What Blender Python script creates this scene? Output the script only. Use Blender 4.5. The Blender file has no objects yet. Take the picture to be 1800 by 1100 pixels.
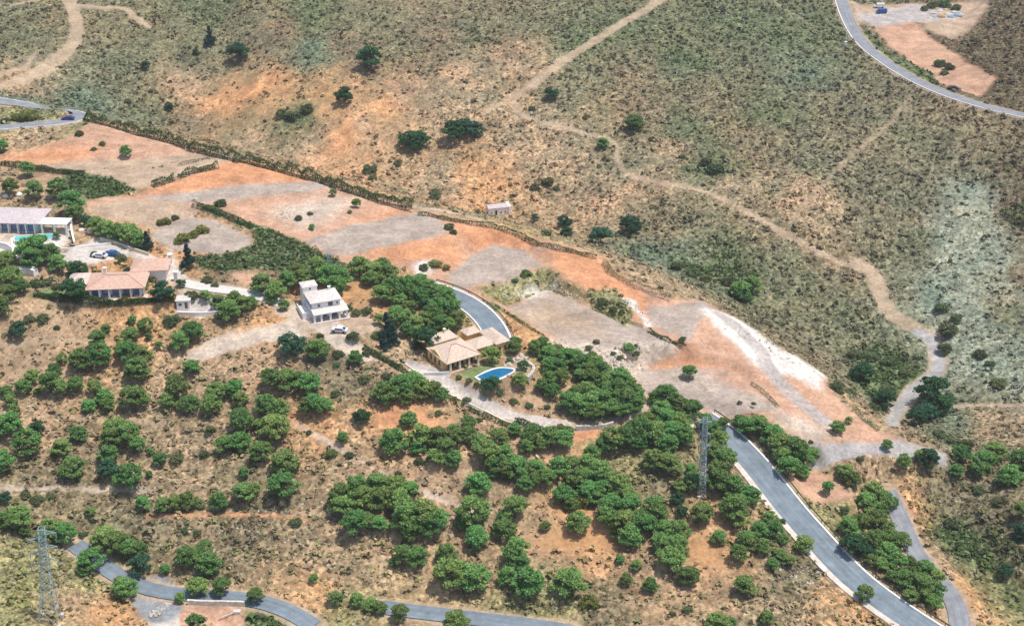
import bpy, math, random
import numpy as np
random.seed(7); rng = np.random.default_rng(7)
R = math.radians
scene = bpy.context.scene
COL = scene.collection
# ------------------------------------------------------------------ camera, sky, sun, exposure
CAM = np.array([0.0, 0.0, 200.0]); PITCH = R(27.0); HFOV = R(40.0); FPX = 900.0 / math.tan(HFOV / 2)
cd = bpy.data.cameras.new('camera'); cam = bpy.data.objects.new('camera', cd); COL.objects.link(cam)
cam.location = CAM; cam.rotation_euler = (math.pi / 2 - PITCH, 0, 0)
cd.sensor_fit = 'HORIZONTAL'; cd.angle = HFOV; cd.clip_start = 1.0; cd.clip_end = 5000
scene.camera = cam
SUN_DIR = np.array([0.30, -0.05, 0.93]); SUN_DIR /= np.linalg.norm(SUN_DIR)
SUN_EL = math.asin(SUN_DIR[2]); SUN_AZ = math.atan2(SUN_DIR[0], SUN_DIR[1])
w = bpy.data.worlds.new('World'); scene.world = w; w.use_nodes = True
nt = w.node_tree; nt.nodes.clear()
sky = nt.nodes.new('ShaderNodeTexSky'); sky.sky_type = 'NISHITA'; sky.sun_disc = False
sky.sun_elevation = SUN_EL; sky.sun_rotation = SUN_AZ; sky.air_density = 1.0; sky.dust_density = 2.0
bg = nt.nodes.new('ShaderNodeBackground'); bg.inputs['Strength'].default_value = 0.15
wo = nt.nodes.new('ShaderNodeOutputWorld')
nt.links.new(sky.outputs[0], bg.inputs[0]); nt.links.new(bg.outputs[0], wo.inputs[0])
sd = bpy.data.lights.new('sun', 'SUN'); sd.energy = 4.1; sd.angle = R(0.6); sd.color = (1.0, 0.95, 0.87)
sun = bpy.data.objects.new('sun', sd); COL.objects.link(sun)
from mathutils import Vector
sun.rotation_euler = Vector(tuple(SUN_DIR)).to_track_quat('Z', 'Y').to_euler()
scene.view_settings.view_transform = 'Standard'; scene.view_settings.look = 'None'
scene.view_settings.gamma = 1.0; scene.view_settings.use_curve_mapping = False
scene.view_settings.exposure = 0.0; HAZE = 0.00012

# ------------------------------------------------------------------ small helpers
def smooth(t):
    t = np.clip(t, 0, 1); return t * t * (3 - 2 * t)
def vnoise(x, y, seed=0):
    xi = np.floor(x).astype(np.int64); yi = np.floor(y).astype(np.int64)
    fx = x - xi; fy = y - yi; fx = fx * fx * (3 - 2 * fx); fy = fy * fy * (3 - 2 * fy)
    def h(a, b):
        n = (a * 374761393 + b * 668265263 + seed * 2147483647) & 0x7fffffff
        n = ((n ^ (n >> 13)) * 1274126177) & 0x7fffffff
        return ((n ^ (n >> 16)) & 0xffff) / 65535.0
    return (h(xi, yi) * (1 - fx) + h(xi + 1, yi) * fx) * (1 - fy) + (h(xi, yi + 1) * (1 - fx) + h(xi + 1, yi + 1) * fx) * fy
def fbm(x, y, sc, oct=3, seed=0):
    s = 0; a = 0.5
    for k in range(oct):
        s = s + a * (vnoise(x / sc * 2 ** k, y / sc * 2 ** k, seed + 11 * k) - 0.5); a *= 0.5
    return s * 2 / (1 - 0.5 ** oct) * 0.5
def ray(px, py):
    px = np.asarray(px, float); py = np.asarray(py, float)
    a = (px - 900) / FPX; b = -(py - 550) / FPX
    return np.stack([a, math.cos(PITCH) + b * math.sin(PITCH), -math.sin(PITCH) + b * math.cos(PITCH)], -1)
def at_z(px, py, z):
    d = ray(px, py); t = (z - CAM[2]) / d[..., 2]
    return CAM + d * t[..., None]
def mpp(p):                                    # photo pixels per metre at a world point
    return FPX / (p[1] * math.cos(PITCH) + (CAM[2] - p[2]) * math.sin(PITCH))
def dist_poly(x, y, P):                        # signed distance to polygon (negative inside)
    P = np.asarray(P)[:, :2]; n = len(P)
    d2 = np.full(x.shape, 1e18); ins = np.zeros(x.shape, bool)
    for i in range(n):
        ax, ay = P[i]; bx, by = P[(i + 1) % n]
        ex, ey = bx - ax, by - ay; wx, wy = x - ax, y - ay
        t = np.clip((wx * ex + wy * ey) / (ex * ex + ey * ey + 1e-12), 0, 1)
        d2 = np.minimum(d2, (wx - ex * t) ** 2 + (wy - ey * t) ** 2)
        c = (ay > y) != (by > y)
        xi = (bx - ax) * (y - ay) / ((by - ay) if abs(by - ay) > 1e-9 else 1e-9) + ax
        ins ^= c & (x < xi)
    d = np.sqrt(d2); return np.where(ins, -d, d)
def dist_line(x, y, P):                        # distance to a polyline, with interpolated z and arc index
    P = np.asarray(P); best = np.full(x.shape, 1e18); zz = np.zeros(x.shape)
    for i in range(len(P) - 1):
        ax, ay, az = P[i]; bx, by, bz = P[i + 1]
        ex, ey = bx - ax, by - ay; wx, wy = x - ax, y - ay
        t = np.clip((wx * ex + wy * ey) / (ex * ex + ey * ey + 1e-12), 0, 1)
        d2 = (wx - ex * t) ** 2 + (wy - ey * t) ** 2
        m = d2 < best; best = np.where(m, d2, best); zz = np.where(m, az + (bz - az) * t, zz)
    return np.sqrt(best), zz
def catmull(P, n=8):
    P = np.asarray(P, float); Q = np.vstack([2 * P[0] - P[1], P, 2 * P[-1] - P[-2]]); out = []
    for i in range(1, len(Q) - 2):
        for k in range(n):
            t = k / n; a, b, c, d = Q[i - 1], Q[i], Q[i + 1], Q[i + 2]
            out.append(0.5 * ((2 * b) + (c - a) * t + (2 * a - 5 * b + 4 * c - d) * t * t + (-a + 3 * b - 3 * c + d) * t ** 3))
    out.append(P[-1]); return np.array(out)

# ------------------------------------------------------------------ land form: height control points (photo px, photo py, height m)
HC = [(0,1100,7),(90,1090,6),(150,1060,3),(250,1050,1),(500,1100,0),(700,1075,0),(900,1100,0),(1200,1100,0),(1400,1090,0),(1500,1100,-1),
(900,900,7),(1200,900,7),(600,900,8),(300,900,7),(0,900,11),(150,960,4),(0,760,15),(0,650,20),(300,720,16),(600,720,18),(900,800,12),(1200,800,12),
(1000,740,15),(780,665,20),(560,565,26),(450,620,23),(300,600,24),(120,560,26),(0,560,27),(850,620,22),(1100,740,14),(1200,720,15),
(700,560,25),(620,480,28),(480,500,29),(820,530,24),(200,500,30),(0,480,31),(200,430,32),(50,390,34),(330,450,31),(300,400,33),(450,440,31),
(120,300,36),(0,290,36),(220,280,37),(60,240,38),(120,209,39),(0,178,40),(0,215,39),
(180,207,39),(300,240,38),(400,272,36.5),(560,310,34),(730,360,31),(860,392,29),(1000,430,27),(1080,470,25),(1240,530,20),(1330,590,17),(1440,660,13),(1500,725,9),(1650,795,5),
(400,330,35),(560,380,32),(700,420,30),(880,460,26.5),(950,520,24),(1060,560,22.5),(1150,600,20),(1160,560,21.5),(1250,690,16),(1350,700,14),(1400,680,13.5),(1550,775,7),(1440,790,9),
(1275,757,13),(1366,866,6.5),(1445,950,3),(1517,1033,0),(1613,1098,-2),(1500,850,4),(1454,858,5),(1560,900,-0.5),(1600,960,-2),(1690,1060,-5),(1690,1100,-6),
(1560,830,4),(1640,880,-2.5),(1700,950,-5),(1780,1040,-8),(1740,860,0),(1800,800,4),(1800,900,2),(1800,980,-1),(1700,800,0),
(220,190,20),(300,212,15),(400,245,11),(560,290,9.5),(730,342,8),(860,372,6.5),(1000,400,6),(1080,425,5),(1240,490,2.5),(1330,545,0.5),(1440,610,-2),(1600,690,-4.5),(1570,745,-6),(1530,700,-4),
(1300,505,2),(1645,620,-2.5),(1560,540,0),(1640,750,-4),(1800,715,-1),(1720,620,0),
(1600,400,9),(1800,600,3),(1800,420,13),(1800,200,31),(1640,160,31),(1500,200,26),(1480,30,38),(1640,25,37),(1740,110,34),(1800,0,42),
(1200,200,24),(1200,350,11),(1400,400,10),(1200,0,41),(1350,100,33),(935,140,29),(900,0,42),(900,300,13),(600,150,26),(600,0,42),(600,240,17),(300,100,28),(300,0,40),(450,200,18),
(0,0,42),(0,110,34),(100,110,31),(100,165,27)]
HW = [(-520,900,80),(-250,900,85),(0,900,85),(250,900,82),(520,900,80),(-520,700,55),(520,700,50),(-520,450,34),(-480,300,16),(-300,200,2),(0,180,-6),(300,200,-14),(480,300,-2),(520,450,12),(0,140,-8)]
pts = [at_z(a, b, c) for a, b, c in HC] + [np.array(q, float) for q in HW]
pts = np.array(pts); XY = pts[:, :2] / 100.0; Z = pts[:, 2]
def phi(r2): return 0.5 * r2 * np.log(r2 + 1e-9)
d2 = ((XY[:, None] - XY[None]) ** 2).sum(-1)
n = len(XY); A = np.zeros((n + 3, n + 3)); A[:n, :n] = phi(d2) + np.eye(n) * 0.004
A[:n, n] = 1; A[:n, n + 1:] = XY; A[n, :n] = 1; A[n + 1:, :n] = XY.T
sol = np.linalg.solve(A, np.concatenate([Z, [0, 0, 0]]))
def tps(x, y):
    x = x / 100; y = y / 100; out = sol[n] + sol[n + 1] * x + sol[n + 2] * y
    for i in range(n): out += sol[i] * phi((x - XY[i, 0]) ** 2 + (y - XY[i, 1]) ** 2)
    return out
GX0, GX1, GY0, GY1 = -540.0, 540.0, 130.0, 960.0
cx = np.arange(GX0, GX1 + 1, 3.0); cy = np.arange(GY0, GY1 + 4, 3.0)
cX, cY = np.meshgrid(cx, cy); cG = tps(cX, cY)
def bil(G, x0, y0, st, x, y):
    u = np.clip((x - x0) / st, 0, G.shape[1] - 1.001); v = np.clip((y - y0) / st, 0, G.shape[0] - 1.001)
    i = u.astype(int); j = v.astype(int); fu = u - i; fv = v - j
    return (G[j, i] * (1 - fu) + G[j, i + 1] * fu) * (1 - fv) + (G[j + 1, i] * (1 - fu) + G[j + 1, i + 1] * fu) * fv
gx = np.arange(GX0, GX1 + 0.5, 1.0); gy = np.arange(GY0, GY1 + 0.5, 1.0)
gX, gY = np.meshgrid(gx, gy); G = bil(cG, GX0, GY0, 3.0, gX, gY)
G += fbm(gX, gY, 38, 3, 3) * 1.6                 # natural unevenness
G += 0.55 * np.sin(G * 2.2) * smooth((330 - gY) / 40)   # old cultivation terraces on the near slope
def H(x, y): return bil(G, GX0, GY0, 1.0, np.asarray(x, float), np.asarray(y, float))
def at(px, py):
    d = ray(np.atleast_1d(px), np.atleast_1d(py)); N = len(d)
    d = d / np.linalg.norm(d, axis=1)[:, None]
    ts = np.arange(190, 1000, 1.0); lo = np.full(N, 990.0); found = np.zeros(N, bool)
    for t in ts:
        p = CAM + d * t; b = (p[:, 2] < H(p[:, 0], p[:, 1])) & ~found
        lo[b] = t; found |= b
    a = lo - 1.0; b = lo.copy()
    for k in range(10):
        m = (a + b) / 2; p = CAM + d * m[:, None]; q = p[:, 2] < H(p[:, 0], p[:, 1])
        b = np.where(q, m, b); a = np.where(q, a, m)
    return CAM + d * b[:, None]
def at1(px, py): return at([px], [py])[0]
# ------------------------------------------------------------------ level platforms cut into the hill (photo outlines set down on their own level)
PADS = [
 ([(255,347),(420,325),(560,318),(590,328),(430,350),(300,357)], 7),
 ([(60,293),(220,281),(380,264),(408,270),(230,292),(120,300)], 5),
 ([(530,425),(600,402),(735,370),(775,385),(788,412),(720,425),(600,445)], 8),
 ([(790,482),(830,450),(870,430),(925,442),(950,465),(880,495),(800,505)], 8),
 ([(890,540),(960,510),(1030,540),(1130,575),(1190,610),(1130,640),(1075,638),(1000,598),(930,562)], 6),
 ([(1140,537),(1230,530),(1236,560),(1215,598),(1160,580),(1138,555)], 6),
 ([(1110,650),(1200,645),(1280,650),(1340,682),(1365,715),(1290,730),(1210,705),(1130,690)], 7),
 ([(270,400),(330,380),(400,395),(445,420),(430,440),(380,445),(300,435),(268,418)], 7),
 ([(505,540),(560,562),(600,590),(640,588),(665,572),(620,545),(560,520),(520,520)], 5),
 ([(712,640),(745,600),(830,590),(895,600),(935,640),(915,662),(840,672),(795,660)], 5),
 ([(110,520),(120,480),(200,465),(290,480),(310,505),(300,525),(200,532)], 5),
 ([(-60,395),(-40,350),(90,365),(130,400),(95,418),(0,425)], 5),
 ([(308,545),(315,528),(372,528),(388,548),(350,553)], 3),
 ([(105,445),(130,432),(200,425),(225,445),(190,460),(130,462)], 4),
 ([(1500,8),(1640,0),(1720,10),(1660,40),(1560,42)], 8),
 ([(1390,842),(1428,818),(1490,858),(1500,885),(1430,880)], 5),
 ([(850,384),(852,372),(905,370),(908,384)], 4)]
def bbox_mask(P, pad): return (gX > P[:, 0].min() - pad) & (gX < P[:, 0].max() + pad) & (gY > P[:, 1].min() - pad) & (gY < P[:, 1].max() + pad)
_f = smooth((gY - (425 - 0.28 * (gX + 60) * (gX > -60))) / 40)
G += _f * (np.abs(fbm(gX + .35 * gY, gY * .45, 34, 3, 81)) * 9.0 - 1.6)
for poly, bl in PADS:
    a = np.array(poly, float); c = a.mean(0); z0 = at1(c[0], c[1])[2]; bl = bl * .62; z0 -= 0.5
    P = at_z(a[:, 0], a[:, 1], np.full(len(a), z0))
    m = bbox_mask(P, bl + 1)
    d = dist_poly(gX[m], gY[m], P); wgt = smooth(1 - d / bl)
    G[m] = G[m] * (1 - wgt) + z0 * wgt
# ------------------------------------------------------------------ roads: photo centre line, width in m
ROADS = {
 'main': ([(1235,735),(1258,746),(1287,771),(1314,800),(1344,833),(1366,866),(1390,900),(1418,927),(1445,955),(1478,997),(1517,1033),(1567,1066),(1613,1098),(1700,1150)], 7.2),
 'bend': ([(755,505),(788,512),(822,530),(850,551),(870,574),(882,600),(880,618)], 6.4),
 'villa': ([(322,497),(345,505),(385,509),(430,510),(465,521),(500,535)], 4.5),
 'lower': ([(132,956),(152,969),(176,990),(205,1014),(245,1034),(290,1044),(340,1046),(400,1047),(460,1054),(500,1064),(532,1080),(560,1108)], 4.4),
 'lower_right': ([(670,1066),(720,1073),(790,1081),(860,1089),(940,1098),(1010,1110)], 4.6),
 'valley': ([(1560,862),(1575,892),(1590,922),(1598,955),(1612,988),(1650,1015),(1678,1040),(1690,1068),(1688,1115)], 4.6),
 'hairpin': ([(-60,168),(0,178),(60,187),(110,195),(138,202),(146,208),(128,214),(95,216),(50,219),(0,224),(-60,228)], 5.2),
 'top': ([(1470,-30),(1482,10),(1496,45),(1520,80),(1556,108),(1600,136),(1650,160),(1720,184),(1800,203),(1880,218)], 5.2)}
RW = {}
for k, (pp, wd) in ROADS.items():
    q = catmull(pp, 5); P = at(q[:, 0], q[:, 1])
    # even out along the length
    seg = np.r_[0, np.cumsum(np.linalg.norm(np.diff(P[:, :2], axis=0), axis=1))]
    s = np.arange(0, seg[-1], 2.5); P = np.stack([np.interp(s, seg, P[:, i]) for i in range(3)], 1)
    for it in range(14):
        P[1:-1] = 0.5 * P[1:-1] + 0.25 * (P[:-2] + P[2:])
    RW[k] = (P, wd)
for k, (P, wd) in RW.items():
    m = bbox_mask(P, 12)
    d, zz = dist_line(gX[m], gY[m], P)
    wgt = smooth(1 - (d - wd / 2 - 1.6) / 5.0)
    G[m] = G[m] * (1 - wgt) + (zz - 0.12) * wgt
TRACKS = [  # dirt tracks: photo centre line, width, colour key
 ([(1175,-15),(1140,15),(1100,38),(1045,72),(1000,100),(960,130),(935,150)], 5.5, 'track'),
 ([(935,150),(912,165),(906,190),(930,208),(985,222),(1050,240),(1080,252),(1086,285),(1120,312),(1200,328),(1260,345),(1330,382),(1400,422),(1470,458),(1530,482)], 2.6, 'track'),
 ([(915,160),(885,180),(850,200)], 2.5, 'track'),
 ([(1505,462),(1535,480),(1545,510),(1562,545),(1600,570),(1635,592),(1648,620),(1646,650),(1610,682),(1582,712),(1568,745)], 6.2, 'track'),
 ([(118,-10),(135,40),(130,75),(95,110),(45,138),(-20,160)], 7, 'track'),
 ([(-20,135),(40,118),(62,95)], 2.5, 'track'),
 ([(138,10),(180,14),(215,14),(235,28),(262,48)], 4.0, 'track'),
 ([(20,10),(110,-10)], 2.5, 'track'),
 ([(1438,800),(1480,794),(1530,788),(1580,787),(1650,800)], 4.8, 'lane'), ([(1612,582),(1640,600),(1650,628),(1644,655),(1610,682),(1582,712),(1566,745)], 3.6, 'lane'),
 ([(1238,537),(1290,570),(1335,610),(1350,645),(1400,700),(1450,740)], 4.5, 'gravel'),
 ([(1680,715),(1740,712),(1830,712)], 2.5, 'track'),
 ([(1350,-5),(1385,20),(1420,40)], 0.9, 'track'),
 ([(1600,170),(1560,220),(1500,270),(1440,330),(1390,390)], 2.4, 'thin'),
 ([(655,345),(760,345),(850,350)], 1.4, 'thin'),
 ([(730,362),(790,372),(860,390)], 2.0, 'pale'),
 ([(1150,460),(1210,510),(1270,530),(1340,575),(1420,640)], 1.6, 'thin'),
 ([(1100,525),(1125,548),(1140,572)], 2.2, 'white'),
 ([(180,420),(205,430),(260,455),(300,475),(325,497),(350,508)], 4.2, 'concrete'),
 ([(262,1052),(285,1080),(292,1120)], 6.5, 'concrete'), ([(268,1036),(280,1066)], 10, 'asph'), ([(140,960),(112,945),(90,930)], 3, 'pale'),
 ([(730,655),(770,672),(820,698),(880,724),(940,740),(992,752)], 4.2, 'concrete'),
 ([(992,752),(1030,748),(1080,738),(1120,726),(1140,712)], 2.2, 'pale'),
 ([(498,545),(560,575),(610,602),(640,625)], 4.5, 'pale'),
 ([(0,857),(120,858),(260,860)], 0.8, 'pale'),
 ([(260,905),(360,906),(450,905),(540,915)], 0.8, 'orange'),
 ([(520,745),(600,790),(690,838),(760,870),(850,905)], 1.0, 'pale'),
 ([(0,605),(100,598),(200,600)], 0.9, 'thin'),
 ([(0,700),(120,735),(300,742)], 0.8, 'thin'),
]
C = {'T':(.36,.245,.15),'O':(.47,.265,.13),'S':(.145,.135,.075),'G':(.078,.108,.046),'D':(.085,.052,.03),'B':(.095,.14,.09),'P':(.25,.275,.205),'Y':(.26,.235,.10),'N':(.19,.14,.085),  # P: milky reflection over the right slope, painted as paler ground and scrub
 'track':(.43,.325,.225),'gravel':(.40,.36,.335),'thin':(.37,.29,.20),'pale':(.52,.43,.345),'white':(.66,.61,.55),'concrete':(.55,.50,.455),'orange':(.54,.265,.14),
 'pink':(.475,.29,.195),'grey':(.385,.315,.262),'lawn':(.16,.205,.085),'dgreen':(.06,.10,.03), 'asph':(.21,.235,.26), 'lane':(.345,.345,.345),'tan':(.42,.31,.22)}
BG = [(100,560,'T',.3),(50,620,'T',.25),(250,560,'O',.4),(30,750,'T',.5),(300,740,'T',.6),(550,640,'N',.6),(620,660,'N',.8),(450,640,'T',.5),(560,760,'O',.5),(700,730,'O',.3),(600,820,'T',.6),(100,860,'N',.7),(300,860,'T',.6),
(450,900,'N',.8),(250,920,'N',.8),(550,960,'T',.7),(400,960,'N',.8),(600,1020,'T',.7),(650,960,'T',.6),(850,880,'T',.5),(950,950,'T',.3),(1000,880,'O',.4),(1050,960,'O',.2),(1150,1000,'T',.4),(950,1060,'Y',.8),(1050,1080,'N',.7),
(1250,1000,'T',.5),(1250,980,'O',.2),(1400,1010,'N',.8),(1350,1080,'T',.7),(1500,1080,'O',.6),(1150,840,'N',.7),(1130,830,'Y',.6),(840,720,'T',.3),(930,700,'T',.2),(780,840,'T',.4),(60,1000,'Y',.8),(20,1080,'Y',.7),(150,1060,'T',.5),
(180,1000,'Y',.6),(200,1080,'O',.3),(400,1080,'T',.3),(600,1085,'Y',.6),(560,1050,'O',.4),(480,580,'O',.3),(700,600,'T',.5),(640,530,'O',.3),(420,500,'N',.5),(260,470,'O',.3),(60,480,'T',.3),(60,320,'T',.4),(60,240,'T',.6),(150,240,'Y',.5),(40,205,'Y',.7),
(880,520,'Y',.6),(920,590,'O',.4),(960,600,'Y',.5),(920,490,'Y',.4),
(1440,900,'Y',.6),(1520,1000,'T',.4),(1560,840,'T',.6),(1600,880,'O',.5),(1640,980,'T',.5),(1700,1040,'O',.4),(1750,1050,'Y',.7),(1680,940,'G',.8),(1720,990,'G',.8),(1720,880,'N',.8),(1790,870,'N',.9),(1700,850,'N',.8),(1780,980,'D',.8),(1600,760,'T',.4),(1550,740,'T',.4),
(60,130,'T',.6),(30,60,'S',.7),(200,130,'S',.8),(260,200,'S',.8),(150,170,'B',.8),(330,140,'T',.4),(400,180,'O',.25),(330,220,'N',.5),(480,150,'O',.25),(560,180,'O',.2),(460,195,'O',.2),(680,190,'O',.3),(610,230,'O',.25),(720,160,'T',.4),(820,140,'T',.5),(520,200,'G',.7),(450,240,'T',.5),(560,250,'T',.4),(640,220,'T',.3),
(350,20,'G',.8),(300,50,'S',.7),(450,40,'S',.7),(550,30,'G',.7),(650,40,'S',.7),(550,90,'B',.7),(350,95,'S',.6),(700,80,'S',.7),(760,60,'N',.6),(750,130,'N',.6),(850,60,'S',.7),(950,40,'S',.8),(1020,70,'G',.8),(800,180,'T',.6),(840,290,'O',.5),(780,320,'T',.6),(900,250,'T',.6),(870,330,'O',.5),(950,280,'T',.6),
(1050,350,'T',.7),(1150,400,'N',.8),(1100,50,'G',.8),(1050,130,'S',.8),(1200,100,'G',.8),(1300,50,'G',.9),(1400,60,'G',.9),(1200,230,'G',.9),(1350,200,'G',.9),(1300,130,'S',.8),(1420,130,'B',.8),
(1500,230,'N',.9),(1550,300,'N',.9),(1450,300,'S',.9),(1400,340,'T',.7),(1700,260,'N',.9),(1780,300,'D',.9),(1600,250,'S',.9),(1750,80,'D',.6),(1780,180,'D',.6),(1720,60,'D',.6),(1790,30,'D',.6),(1690,130,'D',.5),(1300,330,'T',.7),(1250,290,'G',.8),(1350,400,'N',.8),
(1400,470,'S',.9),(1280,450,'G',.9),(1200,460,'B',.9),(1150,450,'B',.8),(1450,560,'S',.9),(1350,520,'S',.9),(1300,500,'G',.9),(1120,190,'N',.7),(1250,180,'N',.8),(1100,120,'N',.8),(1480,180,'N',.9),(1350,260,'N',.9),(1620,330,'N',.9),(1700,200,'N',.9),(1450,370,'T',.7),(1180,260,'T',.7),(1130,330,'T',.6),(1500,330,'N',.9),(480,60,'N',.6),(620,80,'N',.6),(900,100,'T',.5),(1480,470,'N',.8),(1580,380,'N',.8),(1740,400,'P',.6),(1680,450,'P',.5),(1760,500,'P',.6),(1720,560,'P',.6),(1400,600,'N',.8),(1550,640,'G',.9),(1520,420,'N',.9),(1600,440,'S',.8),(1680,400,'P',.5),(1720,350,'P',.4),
(1740,450,'P',.6),(1795,370,'D',.8),(1680,520,'P',.6),(1790,480,'N',.6),(1770,560,'S',.6),(1780,650,'P',.7),(1700,620,'P',.6),(1750,750,'T',.6),(1680,740,'B',.7),(1500,600,'S',.8),(1180,490,'T',.6),(1120,470,'T',.5),(1640,770,'B',.8)]  # P points set out the painted reflection on the right slope
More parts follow.
